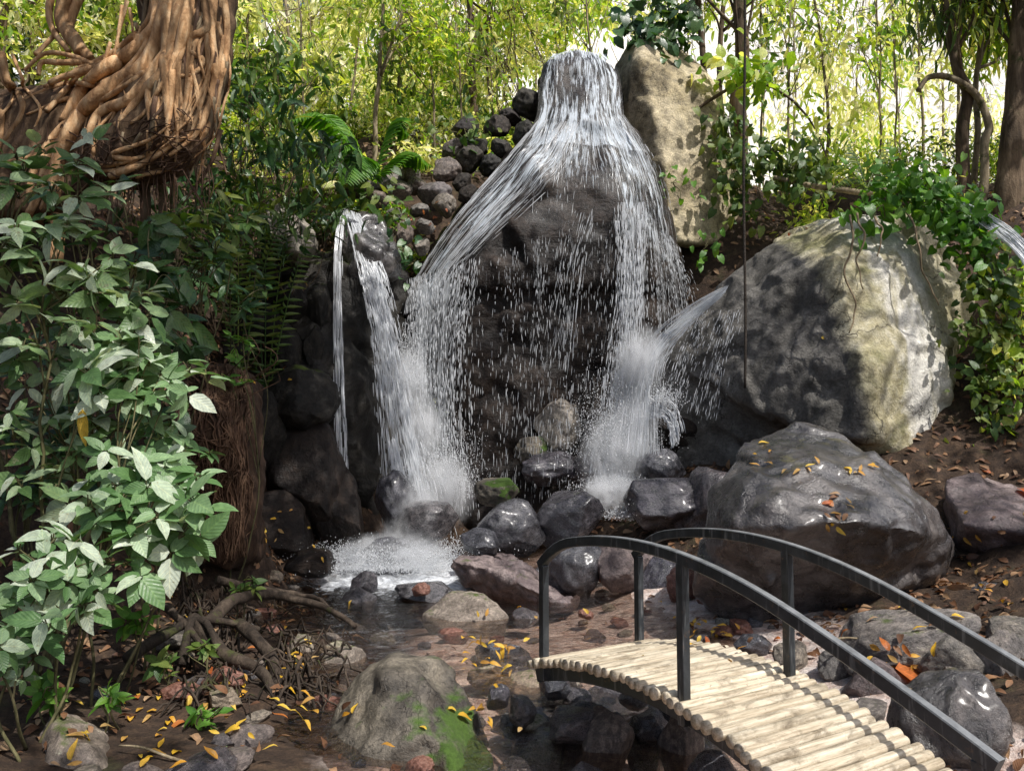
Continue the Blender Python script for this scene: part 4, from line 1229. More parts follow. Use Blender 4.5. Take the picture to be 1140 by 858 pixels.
hl = [(612, 60, 12.6), (604, 76, 12.1), (600, 100, 11.8), (597, 130, 11.6), (580, 162, 11.4)]
hr = [(676, 60, 12.6), (688, 78, 12.1), (693, 105, 11.8), (697, 135, 11.6), (718, 168, 11.4)]
P_(film(hl, hr, 'water_sheet', None, lambda u, t: (.86 - .3 * math.exp(-((u - .35) / .2) ** 2 - ((t - .45) / .25) ** 2)) * min(1, edge(u, .1)) + .35 * (1 if u < .10 or u > .90 else 0) + .35 * max(0, t - .5) * (1 if t < .85 else (1 - t) / .15)), fallw)
# shoulder sheet left, thick band over the rock's left edge
l1 = [(600, 132, 11.5), (560, 180, 11.4), (502, 248, 11.2), (458, 318, 11.3), (451, 350, 11.3)]
r1 = [(655, 138, 11.4), (630, 190, 11.1), (585, 235, 10.9), (530, 285, 10.85), (508, 330, 10.9)]
P_(film(l1, r1, 'water_sheet', None, lambda u, t: min(1, .25 + t / .15) * max(0, edge(u, .22) * (.86 + .2 * max(0, .3 - u) - .65 * max(0, u - .35) * (.4 + t)) - (.1 if t > .85 else 0))), fallw)
l2 = [(625, 135, 11.5), (600, 175, 11.2), (585, 215, 11.0), (575, 260, 10.9)]
r2 = [(697, 128, 11.5), (728, 172, 11.5), (748, 232, 11.5), (757, 300, 11.6)]
P_(film(l2, r2, 'water_sheet', None, lambda u, t: min(1, .25 + t / .2) * edge(u, .1) * max(.05, (1.0 - .8 * t if u < .62 else .95 - .25 * t))), fallw)
mb = MB()
sheet(mb, hl, hr, 45, lambda u, t: .1 + .5 * t * t, r=(.003, .008), dash=(5, 16), jit=.01)
sheet(mb, l1, r1, 380, lambda u, t: (.55 - .5 * u), r=(.0014, .0052), dash=(2, 7), fall=.75, jit=.03)
sheet(mb, l2, r2, 280, lambda u, t: (.6 - .7 * t if u < .6 else .5 - .15 * t), r=(.0014, .005), dash=(2, 7), fall=.8, jit=.03)
P_(mb.build('surface_strands', M['water_strand']), fallw)
mb = MB()
CL = [([(451, 312, 11.2), (450, 400, 11.1), (456, 500, 11.0), (466, 575, 10.8)], [(535, 285, 10.8), (522, 380, 10.7), (520, 480, 10.7), (524, 575, 10.6)]),
      ([(520, 290, 10.8), (520, 420, 10.7), (518, 565, 10.6)], [(705, 228, 10.8), (698, 380, 10.7), (692, 560, 10.5)]),
      ([(684, 225, 10.85), (688, 330, 10.7), (674, 440, 10.5), (655, 545, 10.2)], [(722, 225, 10.9), (716, 330, 10.75), (712, 440, 10.5), (722, 545, 10.2)]),
      ([(716, 228, 11.0), (722, 330, 11.0), (722, 440, 10.9)], [(757, 275, 11.4), (778, 360, 11.4), (786, 440, 11.3)])]
sheet(mb, *CL[0], 420, lambda u, t: (.55 - .2 * t) * (1 - .6 * u) + .03, r=(.0016, .0062), dash=(1, 4), fall=0, jit=.13, push=False, n=90)
sheet(mb, *CL[1], 420, lambda u, t: .17 - .04 * t, r=(.0014, .004), dash=(1, 4), fall=0, jit=.16, push=False, n=90)
sheet(mb, [(640, 235, 10.8), (622, 300, 10.75), (600, 400, 10.7)], [(665, 232, 10.8), (650, 300, 10.75), (640, 420, 10.7)], 40, lambda u, t: .4, r=(.002, .005), dash=(2, 6), fall=0, jit=.03, push=False)
sheet(mb, *CL[2], 220, lambda u, t: .5, r=(.0018, .0065), dash=(1, 5), fall=0, jit=.08, push=False, n=90)
sheet(mb, *CL[3], 230, lambda u, t: .28, r=(.0014, .0045), dash=(1, 4), fall=0, jit=.12, push=False, n=90)
VD = [lambda u, t: edge(u, .25) * (1.0 - .45 * u - .12 * t) * min(1, t / .08), lambda u, t: edge(u, .1) * (.34 - .08 * t) * min(1, t / .1), lambda u, t: edge(u, .45) * (.66 - .05 * t) * min(1, t / .06), lambda u, t: edge(u, .2) * (.66 - .25 * t) * min(1, t / .1)]
for (l_, r_), dd in zip(CL, VD):
    P_(film(l_, r_, 'water_veil', None, dd, push=False, n=50, mat='water_veil'), fallw)
P_(mb.build('falling_strands', M['water_strand']), fallw)
mb = MB()
splash(mb, at(690, 505, 10.3), (.5, .35, .6), 12000, .9, (.002, .0068))
splash(mb, at(685, 545, 10.0), (.40, .3, .16), 4200, .8)
splash(mb, at(450, 428, 10.8), (.24, .2, .45), 6500, .9, (.002, .0066))
splash(mb, at(490, 545, 10.6), (.45, .3, .5), 7000, .9, (.002, .0066))
splash(mb, at(705, 440, 10.6), (.20, .2, .5), 1800, .9)
P_(mb.build('spray', M['water_strand']), fallw)

for c, r in [((688, 510, 10.2), (.62, .45, .72)), ((680, 548, 9.9), (.6, .4, .3)), ((452, 425, 10.8), (.42, .35, .62)), ((492, 545, 10.5), (.62, .4, .62)), ((702, 430, 10.5), (.35, .3, .8))]:
    mist(at(*c), r, fallw)
for c, r in [((705, 470, 10.3), (.5, .35, .5)), ((715, 400, 10.2), (.45, .3, .55)), ((470, 480, 10.8), (.45, .35, .6))]:
    mist(at(*c), r, fallw)

# ---- the narrow left fall (two strands that part at the lip)
fl = empty('narrow_waterfall', tuple(at(410, 600, 9.6)))
tag(fl, 'narrow two-stranded waterfall left of the main one', 'waterfall')
la = [(376, 236, 10.3), (372, 290, 10.0), (372, 400, 9.7), (374, 500, 9.5), (376, 600, 9.3)]
ra = [(386, 234, 10.3), (381, 290, 10.0), (384, 400, 9.7), (388, 500, 9.5), (392, 600, 9.3)]
lb = [(383, 232, 10.4), (396, 290, 10.0), (415, 370, 9.8), (425, 470, 9.7), (432, 600, 9.5)]
rb = [(400, 238, 10.4), (428, 300, 10.0), (445, 380, 9.9), (468, 480, 9.8), (500, 600, 9.6)]
P_(film(la, ra, 'water_sheet', None, lambda u, t: .85 * edge(u, .3) * (1 - .35 * t), push=False, n=60, mat='water_veil'), fl)
P_(film(lb, rb, 'water_sheet', None, lambda u, t: edge(u, .25) * max(0, .85 - 1.5 * t), push=False, n=60), fl)
mb = MB()
sheet(mb, la, ra, 70, lambda u, t: .55 - .15 * t, r=(.002, .006), dash=(2, 6), fall=.1, jit=.03, push=False)
sheet(mb, lb, rb, 300, lambda u, t: .55 - .2 * t, r=(.002, .007), dash=(1, 5), fall=.2, jit=.08, push=False, n=80)
P_(film(lb, rb, 'water_veil', None, lambda u, t: edge(u, .25) * (1.0 - .2 * t) * min(1, t / .1), push=False, n=60, mat='water_veil'), fl)
sheet(mb, [(432, 490, 9.6), (440, 560, 9.4), (445, 615, 9.2)], [(440, 488, 9.6), (458, 560, 9.4), (470, 615, 9.2)], 110, lambda u, t: .7, r=(.003, .009), dash=(3, 8), fall=.1, jit=.03, push=False)
P_(mb.build('falling_strands', M['water_strand']), fl)
mb = MB()
splash(mb, at(440, 616, 8.9), (.85, .6, .11), 8000, .8, (.002, .0066))
splash(mb, at(470, 632, 8.6), (.6, .35, .07), 4000, .8, (.002, .006))
splash(mb, at(400, 632, 8.5), (.5, .35, .06), 3500, .8, (.002, .006))
splash(mb, at(400, 622, 8.8), (.42, .35, .08), 3000, .8)
splash(mb, at(455, 560, 9.5), (.25, .2, .25), 1500, .9)
splash(mb, at(480, 625, 9.0), (.35, .3, .10), 2500, .8)
P_(mb.build('spray', M['water_strand']), fl)

for c, r in [((435, 612, 9.0), (1.0, .6, .22)), ((455, 600, 9.2), (.6, .4, .34)), ((465, 570, 9.3), (.4, .35, .45))]:
    mist(at(*c), r, fl)

# ---- the jet that slides off the big boulder on the right
fr_ = empty('side_cascade', tuple(at(720, 540, 10)))
tag(fr_, 'slanting white cascade sliding off the left shoulder of the huge angular boulder', 'waterfall')
lc = [(812, 316, 9.7), (770, 338, 10.0), (728, 372, 10.2), (705, 420, 10.2), (690, 500, 10.0)]
rc = [(806, 328, 9.6), (775, 356, 9.9), (745, 392, 10.0), (735, 430, 10.0), (735, 520, 9.8)]
P_(film(lc, rc, 'water_veil', None, lambda u, t: edge(u, .35) * (1.15 - .4 * t), push=False, n=50, mat='water_veil'), fr_)
mb = MB()
sheet(mb, lc, rc, 200, lambda u, t: .5 - .2 * t, r=(.0015, .005), dash=(2, 7), fall=.3, jit=.05, push=False)
sheet(mb, [(770, 345, 9.9), (750, 390, 9.9), (730, 450, 9.8)], [(830, 345, 9.5), (815, 400, 9.5), (800, 470, 9.5)], 170, lambda u, t: .22, r=(.0015, .004), dash=(2, 5), fall=.2, jit=.05, push=False)
sheet(mb, [(722, 445, 10.1), (735, 440, 10.0), (752, 452, 9.95), (760, 480, 9.9)], [(715, 470, 10.1), (735, 465, 10.0), (745, 478, 9.95), (748, 500, 9.9)], 110, lambda u, t: .6, r=(.003, .008), dash=(3, 8), fall=.4, jit=.03, push=False)
P_(mb.build('falling_strands', M['water_strand']), fr_)
mb = MB()
splash(mb, at(738, 448, 10.0), (.22, .2, .2), 1400, .8)
splash(mb, at(700, 575, 9.3), (.35, .3, .12), 2200, .8)
P_(mb.build('spray', M['water_strand']), fr_)

# ---- the small spout at the right border
fs_ = empty('small_spout', tuple(at(1130, 260, 8.6)))
tag(fs_, 'thin white spout of water running in at the right edge above the vines', 'waterfall')
ld = [(1072, 224, 9.0), (1105, 240, 8.8), (1135, 262, 8.6), (1175, 310, 8.4)]
rd = [(1072, 236, 8.9), (1105, 260, 8.7), (1132, 285, 8.5), (1165, 330, 8.3)]
P_(film(ld, rd, 'water_sheet', None, lambda u, t: edge(u, .15) * 1.0, push=False), fs_)
mb = MB(); sheet(mb, ld, rd, 90, lambda u, t: .7, r=(.003, .008), dash=(6, 14), jit=.02, push=False)
P_(mb.build('falling_strands', M['water_strand']), fs_)
# ------------------------------------------------------------------ plants
def local(o, root):
    """give a part built in world coordinates to its thing"""
    o.parent = root; o.matrix_parent_inverse = Matrix.Translation(-Vector(root.location)); return o


def rosette(mb, c, n, L, wr, tilt=.25, spread=1.0, kind='leaf', face=None, droop=.3, pet=.0, sm=None):
    """n leaves radiating from a shoot tip; face = the way the rosette looks (mostly up)"""
    f = np.array(face if face is not None else (0, 0, 1), float); f = f / np.linalg.norm(f)
    a = np.cross(f, (.3, 1, .2)); a /= np.linalg.norm(a); b = np.cross(f, a)
    th = np.arange(n) * 2.39996 + random.random() * 6
    rad = np.cos(th)[:, None] * a + np.sin(th)[:, None] * b
    tl = RNG.uniform(-.35, .45, n) + tilt
    d = rad * np.cos(tl)[:, None] * spread + f * np.sin(tl)[:, None]
    pos = np.tile(np.array(c, float), (n, 1)) + rad * (pet + RNG.uniform(0, .3, n) * L)[:, None] * .5 + f * RNG.uniform(-.25, .25, n)[:, None] * L
    up = f + RNG.normal(size=(n, 3)) * .3
    l = L * RNG.uniform(.6, 1.15, n)
    mb.leaves(pos, d, up, l, l * wr * RNG.uniform(.85, 1.15, n), kind, droop=droop)
    if sm is not None:
        for q in pos: sm.tube([c - f * L * .3, q], .0035, 4, cap=False)


def stems_to(sm, base, tips, r0=.014, r1=.005, sag=.1):
    """a few main stems from the foot; the other shoots branch off them"""
    tips = [np.array(t, float) for t in tips]; k = max(2, len(tips) // 5)
    order = random.sample(range(len(tips)), min(k, len(tips))); mains = []
    for i in order:
        t = tips[i]; m = base + (t - base) * .5 + RNG.normal(size=3) * .22 * np.linalg.norm(t - base) * sag * 4
        P = wobble(spline([base + RNG.normal(size=3) * np.array([.05, .05, 0]), m, t], 18), .05, 2.5); mains.append(P)
        sm.tube(P, np.linspace(r0, r1, 18), 6)
    for i, t in enumerate(tips):
        if i in order: continue
        P = min(mains, key=lambda q: np.linalg.norm(q[11] - t)); s = P[random.randint(8, 14)]
        m = (s + t) / 2 + RNG.normal(size=3) * .05; m[2] += .04
        sm.tube(spline([s, m, t], 10), np.linspace(r0 * .55, r1 * .7, 10), 5)


def leafy(name, base, tips, mat, label, L, wr, n, kind='leaf', cat='shrub', group=None, face=(.15, -.55, .8), droop=.3, r0=.009, stemmat='stem', part='leaves', tilt=.15):
    base = np.array(base, float)
    r = empty(name, tuple(base)); tag(r, label, cat, group)
    lv = MB(); st = MB()
    stems_to(st, base, tips, r0)
    ex = []
    if name in ('broad_leaf_shrub', 'sapling'):
        for t in tips:
            for _ in range(1): ex.append(np.array(t) + RNG.normal(size=3) * np.array([.13, .18, .13]))
    for t in list(tips) + ex:
        f = np.array(face) + RNG.normal(size=3) * .42
        rosette(lv, np.array(t), n + random.randint(-1, 2), L * random.uniform(.65, 1.05), wr, kind=kind, face=f, droop=droop, tilt=tilt, sm=st)
    local(lv.build(part, M[mat]), r); local(st.build('stem', M[stemmat]), r)
    return r


def gbase(px, py, y):
    p = at(px, py, y); p[2] = gz(p[0], p[1]) - .02; return p


# --- left foreground: pale broad leaved shrubs
T1 = [(45, 165, 4.9), (25, 185, 4.8), (70, 190, 4.9), (40, 210, 4.8), (85, 182, 5.0), (10, 205, 4.7)]
leafy('sapling', gbase(58, 640, 4.9), [at(*t) for t in T1], 'lf_pale', 'tall thin sapling whose pale leaves stand before the hanging fig roots', .19, .5, 6, droop=.2, r0=.017, tilt=.1)
T2 = [(20, 258, 4.6), (60, 262, 4.7), (100, 270, 4.8), (125, 285, 4.8), (150, 300, 4.9), (35, 290, 4.6), (80, 300, 4.7), (10, 300, 4.5), (120, 318, 4.8), (60, 325, 4.6), (100, 335, 4.7), (20, 335, 4.5), (140, 335, 4.8), (45, 350, 4.6), (75, 250, 4.8), (5, 270, 4.5), (155, 325, 5.0), (90, 355, 4.7), (165, 350, 4.9)]
leafy('broad_leaf_shrub', gbase(50, 660, 4.7), [at(*t) for t in T2], 'lf_pale', 'grey green broad leaved shrub filling the left edge at mid height', .20, .5, 6, droop=.35, r0=.012, tilt=0.0)
T3 = [(120, 400, 4.7), (145, 410, 4.8), (165, 400, 4.8), (180, 415, 4.9), (110, 430, 4.6), (140, 440, 4.7), (170, 440, 4.8), (135, 385, 4.8), (95, 415, 4.6), (190, 430, 4.9), (155, 380, 4.8)]
leafy('broad_leaf_shrub', gbase(62, 680, 4.65), [at(*t) for t in T3], 'lf_big', 'bluish green shrub with a flat layered spray of leaves at the left', .21, .52, 6, droop=.3, tilt=0.0)
T4 = [(130, 560, 4.2), (160, 545, 4.3), (190, 550, 4.3), (215, 560, 4.3), (110, 575, 4.2), (145, 580, 4.2), (175, 575, 4.2), (205, 590, 4.3), (190, 615, 4.3), (150, 600, 4.2), (170, 535, 4.4), (220, 600, 4.4), (130, 540, 4.4), (100, 555, 4.2)]
leafy('broad_leaf_shrub', gbase(110, 740, 4.4), [at(*t) for t in T4], 'lf_big', 'spreading shrub with large blue green leaves beside the root mat', .185, .55, 6, droop=.3, tilt=0.0)
T5 = [(20, 610, 3.9), (50, 620, 3.9), (80, 615, 4.0), (40, 650, 3.9), (15, 650, 3.8), (75, 650, 3.9), (60, 600, 4.0), (100, 640, 4.0), (30, 680, 3.8), (60, 685, 3.9), (90, 675, 3.9), (10, 700, 3.8), (45, 712, 3.8), (115, 620, 4.0), (15, 670, 3.8)]
leafy('broad_leaf_shrub', gbase(50, 790, 3.95), [at(*t) for t in T5], 'lf_big', 'low shrub with sunlit whitish leaves at the lower left edge', .15, .52, 6, droop=.3, tilt=0.05)
T6 = [(5, 745, 3.6), (25, 755, 3.7), (15, 735, 3.7)]
leafy('seedling', gbase(12, 800, 3.7), [at(*t) for t in T6], 'lf_pale', 'small pale seedling at the left border above the round stone', .1, .5, 5)
T12 = [(20, 400, 4.7), (55, 395, 4.8), (30, 430, 4.7), (75, 425, 4.8), (15, 460, 4.6), (60, 470, 4.7), (100, 465, 4.7), (35, 500, 4.6), (85, 505, 4.6), (130, 475, 4.8), (20, 535, 4.5), (65, 540, 4.5)]
leafy('broad_leaf_shrub', gbase(45, 690, 4.75), [at(*t) for t in T12], 'lf_pale', 'dimmer broad leaved shrub in the middle of the left edge behind the yellow hanging leaf', .18, .48, 6, droop=.35, tilt=0.0)
T13 = [(170, 500, 4.9), (195, 515, 5.0), (215, 535, 5.0), (160, 455, 5.0), (190, 470, 5.1), (205, 490, 5.1)]
leafy('broad_leaf_shrub', gbase(150, 690, 5.0), [at(*t) for t in T13], 'lf_big', 'slim shrub whose leaves touch the left side of the root mat', .17, .5, 6, droop=.3, tilt=0.0)
# yellow dying leaf that hangs in the shrub
yl = MB().leaves([at(92, 455, 4.5)], [(.05, 0, -1)], [(.2, -1, .1)], .22, .06)
tag(yl.build('hanging_leaf', M['yellow_leaf'], loc=at(92, 455, 4.5)), 'single yellow leaf hanging among the left shrubs', 'leaf')
# --- philodendron climbing the bank
T7 = [(170, 250, 5.9), (180, 280, 5.9), (195, 310, 5.9), (205, 335, 5.8), (185, 350, 5.7), (165, 300, 5.7), (210, 360, 5.9), (175, 375, 5.6), (200, 385, 5.7), (150, 350, 5.5), (215, 390, 5.8)]
leafy('climbing_aroid', gbase(185, 600, 6.2), [at(*t) for t in T7], 'lf_dark', 'dark climbing plant with drooping heart leaves up the left bank', .24, .5, 5, 'heart', cat='climber', droop=.25, face=(.25, -.9, .3), tilt=-.6)
T8 = [(150, 470, 5.4), (170, 490, 5.4), (190, 500, 5.5), (140, 500, 5.3), (160, 520, 5.4), (200, 480, 5.6), (120, 510, 5.2), (150, 540, 5.3), (110, 540, 5.2), (185, 530, 5.4), (95, 500, 5.2)]
leafy('climbing_aroid', gbase(150, 620, 5.5), [at(*t) for t in T8], 'lf_dark', 'deep green heart leaved plant between the two blue green shrubs', .22, .55, 4, 'heart', cat='climber', droop=.25, face=(.2, -.9, .3), tilt=-.5)
T9 = [(200, 240, 6.3), (225, 238, 6.3), (250, 250, 6.4), (265, 262, 6.5), (215, 262, 6.2), (240, 275, 6.3), (190, 268, 6.2), (255, 285, 6.4), (225, 295, 6.3), (205, 250, 6.2), (275, 245, 6.6)]
leafy('glossy_shrub', gbase(215, 420, 6.9), [at(*t) for t in T9], 'lf_mid', 'glossy green shrub growing under the hanging fig root ball', .22, .36, 7, droop=.35)
T10 = [(258, 375, 7.0), (270, 380, 7.0), (262, 398, 7.0), (278, 385, 7.0), (255, 420, 6.9), (272, 425, 6.9)]
leafy('young_plant', gbase(262, 470, 7.2), [at(*t) for t in T10], 'lf_fern', 'young bright green plant on top of the root mat', .10, .55, 5)
T11 = [(240, 300, 7.2), (255, 320, 7.2), (230, 330, 7.1), (285, 300, 7.5), (270, 345, 7.3), (210, 300, 7.0), (295, 320, 7.6)]
leafy('shade_shrub', gbase(240, 440, 7.6), [at(*t) for t in T11], 'lf_dark', 'dark leafed shrub in the shade above the root mat', .2, .35, 7, droop=.5)
# undergrowth in deep shade behind the left shrubs
for i, (x, y, d, L, n) in enumerate([(30, 400, 5.6, .2, 10), (90, 460, 5.6, .2, 10), (40, 520, 5.4, .18, 10), (150, 430, 6.0, .2, 10), (190, 320, 6.4, .2, 9), (110, 240, 6.2, .2, 9), (20, 450, 5.3, .17, 9)]):
    tips = [at(x + random.uniform(-55, 55), y + random.uniform(-50, 50), d + random.uniform(-.2, .3)) for _ in range(n)]
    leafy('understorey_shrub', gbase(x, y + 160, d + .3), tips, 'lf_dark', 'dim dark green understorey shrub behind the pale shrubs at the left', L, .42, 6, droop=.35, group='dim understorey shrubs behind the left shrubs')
# small herbs on the left ground
HB = [(145, 690, 4.6, .12, 'lf_fern', 'small bright green plant beneath the left shrubs'), (185, 745, 4.6, .1, 'lf_mid', 'low round leaved herb among the dark roots'), (235, 720, 4.9, .08, 'lf_mid', 'tiny herb between root and stones'),
      (60, 775, 4.0, .13, 'lf_fern', 'small fern-like herb behind the corner boulder'), (270, 655, 6.0, .12, 'lf_mid', 'small herb with two round leaves by the pool edge'), (240, 855, 3.75, .10, 'lf_pale', 'pale herb at the bottom edge'), (123, 780, 4.1, .09, 'lf_fern', 'feathery green herb beside the corner boulder'), (228, 800, 4.3, .09, 'lf_fern', 'feathery green herb near the flat dark stone')]
for x, y, d, L, m, lb in HB:
    leafy('herb', gbase(x, y + 20, d), [at(x + random.uniform(-14, 14), y + random.uniform(-10, 8), d) for _ in range(4)], m, lb, L, .5, 5, cat='herb', r0=.005)


# --- ferns and palms with pinnate fronds
def frond(mb, st, base, tip, rise, n=26, w=.22, pl=.5):
    base = np.array(base, float); tip = np.array(tip, float)
    mid = (base + tip) / 2 + np.array([0, 0, rise])
    P = spline([base, mid, tip], 30)
    st.tube(P, np.linspace(.010, .003, 30), 5)
    T = np.gradient(P, axis=0); T /= np.linalg.norm(T, axis=1, keepdims=True)
    S = np.cross(T, (0, 0, 1)); S /= np.linalg.norm(S, axis=1, keepdims=True)
    U = np.cross(S, T)
    t = np.linspace(.08, .99, n); idx = (t * 29).astype(int)
    ln = w * np.sin(np.pi * (t * .85 + .12)) ** .8
    for s in (-1, 1):
        d = S[idx] * s + T[idx] * pl - np.array([0, 0, .25])
        mb.leaves(P[idx], d, U[idx] + RNG.normal(size=(n, 3)) * .08, ln, np.maximum(ln * .2, .014), 'leaf', droop=.35)


def palm(name, base, fr, mat, label, w=.25, n=30, cat='fern', group=None):
    base = np.array(base, float); r = empty(name, tuple(base)); tag(r, label, cat, group)
    for tip, rise in fr:
        mb = MB(); frond(mb, mb, base + np.array([0, 0, .05]), tip, rise, n, w)
        o = mb.build('frond', M[mat]); local(o, r)
    return r


b = at(415, 205, 11.2)
palm('tree_fern', b, [(at(300, 142, 10.6), .55), (at(312, 172, 10.4), .35), (at(345, 140, 11.6), .5), (at(455, 150, 11.4), .5), (at(385, 205, 10.3), .35), (at(480, 185, 11.6), .3), (at(350, 190, 10.6), .4)], 'lf_fern', 'bright green fern with arching fronds left of the waterfall', .38, 40)
b = at(370, 215, 10.9)
palm('golden_fern', b, [(at(335, 200, 10.7), .12), (at(400, 198, 10.8), .12), (at(372, 208, 10.4), .1), (at(350, 196, 11.2), .14), (at(390, 194, 11.1), .14)], 'lf_gold_glare', 'small sunlit yellow fern below the bright green one', .2, 22)
for x, y, d, s in [(300, 235, 9.3, 60), (270, 215, 9.0, 60)]:
    b = at(x, y, d); b[2] = min(b[2], gz(b[0], b[1]) + .4)
    palm('shade_fern', b, [(at(x - s, y + 12, d - .3), .25), (at(x + s * .8, y + 14, d - .2), .25), (at(x - s * .4, y - 20, d), .2), (at(x + s * .4, y - 22, d + .2), .2), (at(x - 5, y + 20, d - .5), .2)], 'lf_mid', 'dark green shade fern on the bank under the fig tree', .2, 24, group='shade ferns on the left bank')
b = gbase(965, 215, 9.9); b[2] = at(965, 215, 9.9)[2]
palm('cycad_fern', b, [(at(918, 188, 9.7), .16), (at(1012, 182, 9.8), .16), (at(945, 160, 10.1), .06), (at(925, 212, 9.5), .14), (at(1005, 208, 9.5), .12), (at(990, 158, 10.2), .06)], 'lf_mid', 'dark palm-like fern on top of the huge angular boulder', .16, 18)


# --- creepers on the right boulder
def creeper(name, base, spots, mat, label, L, per, group=None, kind='heart', face=(.2, -.85, .45), spread=.16):
    base = np.array(base, float); r = empty(name, tuple(base)); tag(r, label, 'creeper', group)
    lv = MB(); st = MB(); prev = base
    for s in spots:
        c = at(*s); m = (prev + c) / 2 + RNG.normal(size=3) * .06
        st.tube(spline([prev, m, c], 8), .006, 5); prev = c
        pos = c + RNG.normal(size=(per, 3)) * np.array([spread, spread * .7, spread])
        d = RNG.normal(size=(per, 3)) * .6 + np.array([0, -.3, -.6])
        up = RNG.normal(size=(per, 3)) * .45 + np.array(face)
        l = L * RNG.uniform(.55, 1.2, per)
        lv.leaves(pos, d, up, l, l * .7, kind, droop=.3)
    local(lv.build('leaves', M[mat]), r); local(st.build('stem', M['stem']), r)
    return r


def walk(pts, n, j, jd=.12):
    P = spline(pts, n); return [(p[0] + random.uniform(-j, j), p[1] + random.uniform(-j, j), p[2] + random.uniform(-jd, jd)) for p in P]


creeper('creeper', at(1060, 240, 9.1), walk([(985, 210, 9.3), (1020, 205, 9.2), (1050, 225, 9.0), (1075, 250, 8.9), (1090, 280, 8.8)], 30, 16), 'lf_fern', 'fresh green creeper spilling over the top right corner of the huge boulder', .13, 20)
creeper('creeper', at(1095, 260, 8.9), walk([(1090, 290, 8.8), (1105, 330, 8.8), (1100, 370, 8.8), (1108, 420, 8.7), (1112, 470, 8.6), (1105, 515, 8.6)], 34, 14), 'lf_mid', 'green creeper hanging down the right flank of the huge boulder', .11, 22)
creeper('creeper', at(1140, 300, 8.8), walk([(1120, 300, 8.8), (1138, 340, 8.8), (1130, 400, 8.7), (1140, 450, 8.6), (1128, 500, 8.6), (1138, 525, 8.5)], 30, 16), 'lf_sun', 'yellow green creeper along the right border beside the huge boulder', .11, 20)
creeper('arrow_leaf_plant', at(965, 240, 9.3), [(950, 228, 9.2), (962, 240, 9.1), (975, 232, 9.2), (985, 238, 9.1), (968, 246, 9.0)], 'lf_fern', 'bright arrow-leaved plant on the front top edge of the huge boulder', .2, 4, spread=.1)
creeper('creeper', at(815, 260, 12), walk([(800, 120, 12.0), (812, 150, 11.9), (818, 190, 11.8), (825, 225, 11.8), (830, 200, 11.7)], 20, 10), 'lf_mid', 'creeper climbing the right edge of the upright ochre rock', .15, 12)
creeper('hanging_shrub', at(850, 230, 11.6), walk([(835, 180, 11.5), (860, 175, 11.5), (885, 180, 11.4), (905, 190, 11.4), (870, 200, 11.4)], 18, 14), 'lf_mid', 'leafy shrub in the gap between the ochre rock and the huge boulder', .16, 14)
creeper('rock_top_plant', at(735, 35, 12.9), walk([(690, 35, 12.8), (715, 22, 12.8), (740, 15, 12.8), (765, 30, 12.7), (745, 45, 12.5), (705, 45, 12.6)], 20, 12), 'lf_dark', 'dark leafy plant draped over the tip of the upright ochre rock', .22, 10)
creeper('rock_top_plant', at(800, 75, 12.4), walk([(795, 70, 12.2), (815, 75, 12.1), (835, 80, 12.0), (855, 75, 12.0), (820, 90, 12.0)], 14, 10), 'lf_sun', 'sunlit light green plant at the shoulder of the upright ochre rock', .24, 7, kind='leaf')
creeper('lip_plant', at(400, 225, 10.9), walk([(370, 222, 10.6), (385, 215, 10.6), (410, 218, 10.7), (425, 225, 10.7), (438, 245, 10.6)], 12, 7), 'lf_mid', 'small leafy plant at the lip of the narrow waterfall', .14, 8)
creeper('lip_plant', at(438, 260, 10.6), walk([(440, 255, 10.5), (446, 280, 10.4), (450, 300, 10.4)], 6, 4), 'lf_dark', 'dark plant on the right side of the spill rock', .13, 6)
creeper('rock_herb', at(752, 210, 11.8), walk([(748, 200, 11.7), (757, 205, 11.7), (752, 215, 11.7)], 4, 4), 'lf_fern', 'tiny green herb on the wet edge of the ochre rock', .12, 5)
creeper('rock_herb', at(785, 272, 11.8), walk([(775, 270, 11.7), (790, 265, 11.7), (782, 282, 11.7)], 4, 4), 'lf_fern', 'tiny green herb below the foot of the ochre rock', .13, 5)
creeper('rock_herb', at(500, 165, 11.9), walk([(490, 155, 11.8), (520, 150, 11.9), (545, 140, 12.1)], 7, 8), 'lf_mid', 'green weeds growing on the dark stone heap', .13, 7)

# vines hanging on the huge boulder's face
for i, (pts, lb) in enumerate([
    ([(945, 240, 8.9), (950, 270, 8.62), (940, 300, 8.58), (952, 340, 8.5), (945, 370, 8.42)], 'pale vine hanging from the top of the huge boulder down its middle'),
    ([(955, 238, 8.9), (962, 265, 8.62), (955, 290, 8.58), (960, 320, 8.52)], 'short pale vine close beside the longer one on the huge boulder'),
    ([(975, 240, 8.9), (983, 260, 8.62), (978, 285, 8.58)], 'short kinked vine on the upper face of the huge boulder'),
    ([(1010, 235, 9.0), (1022, 270, 8.66), (1030, 310, 8.62), (1045, 340, 8.6)], 'brown root running down the yellow face of the huge boulder')]):
    P = wobble(spline([at(*p) for p in pts], 30), .03, 5)
    P = keep_out(P, .012)
    tag(MB().tube(P, np.linspace(.014, .007, 30), 6).build('hanging_vine', M['vine'], loc=P[0]), lb, 'vine')

# hanging rope in front of the falls
P = wobble(spline([at(824, -40, 10.2), at(826, 100, 9.6), at(828, 250, 9.3), at(830, 432, 9.1)], 60), .012, 3)
P[:, 0] = np.linspace(at(829, -40, 9.25)[0], at(829, 432, 9.25)[0], 60) + .01 * np.sin(np.linspace(0, 9, 60)); P[:, 1] = 9.25
P[:, 2] = np.linspace(at(829, -60, 9.25)[2], at(829, 432, 9.25)[2], 60)
tag(MB().tube(P, .016, 7).build('hanging_rope', M['rope'], loc=P[-1]), 'dark rope hanging straight down in front of the huge angular boulder', 'rope')
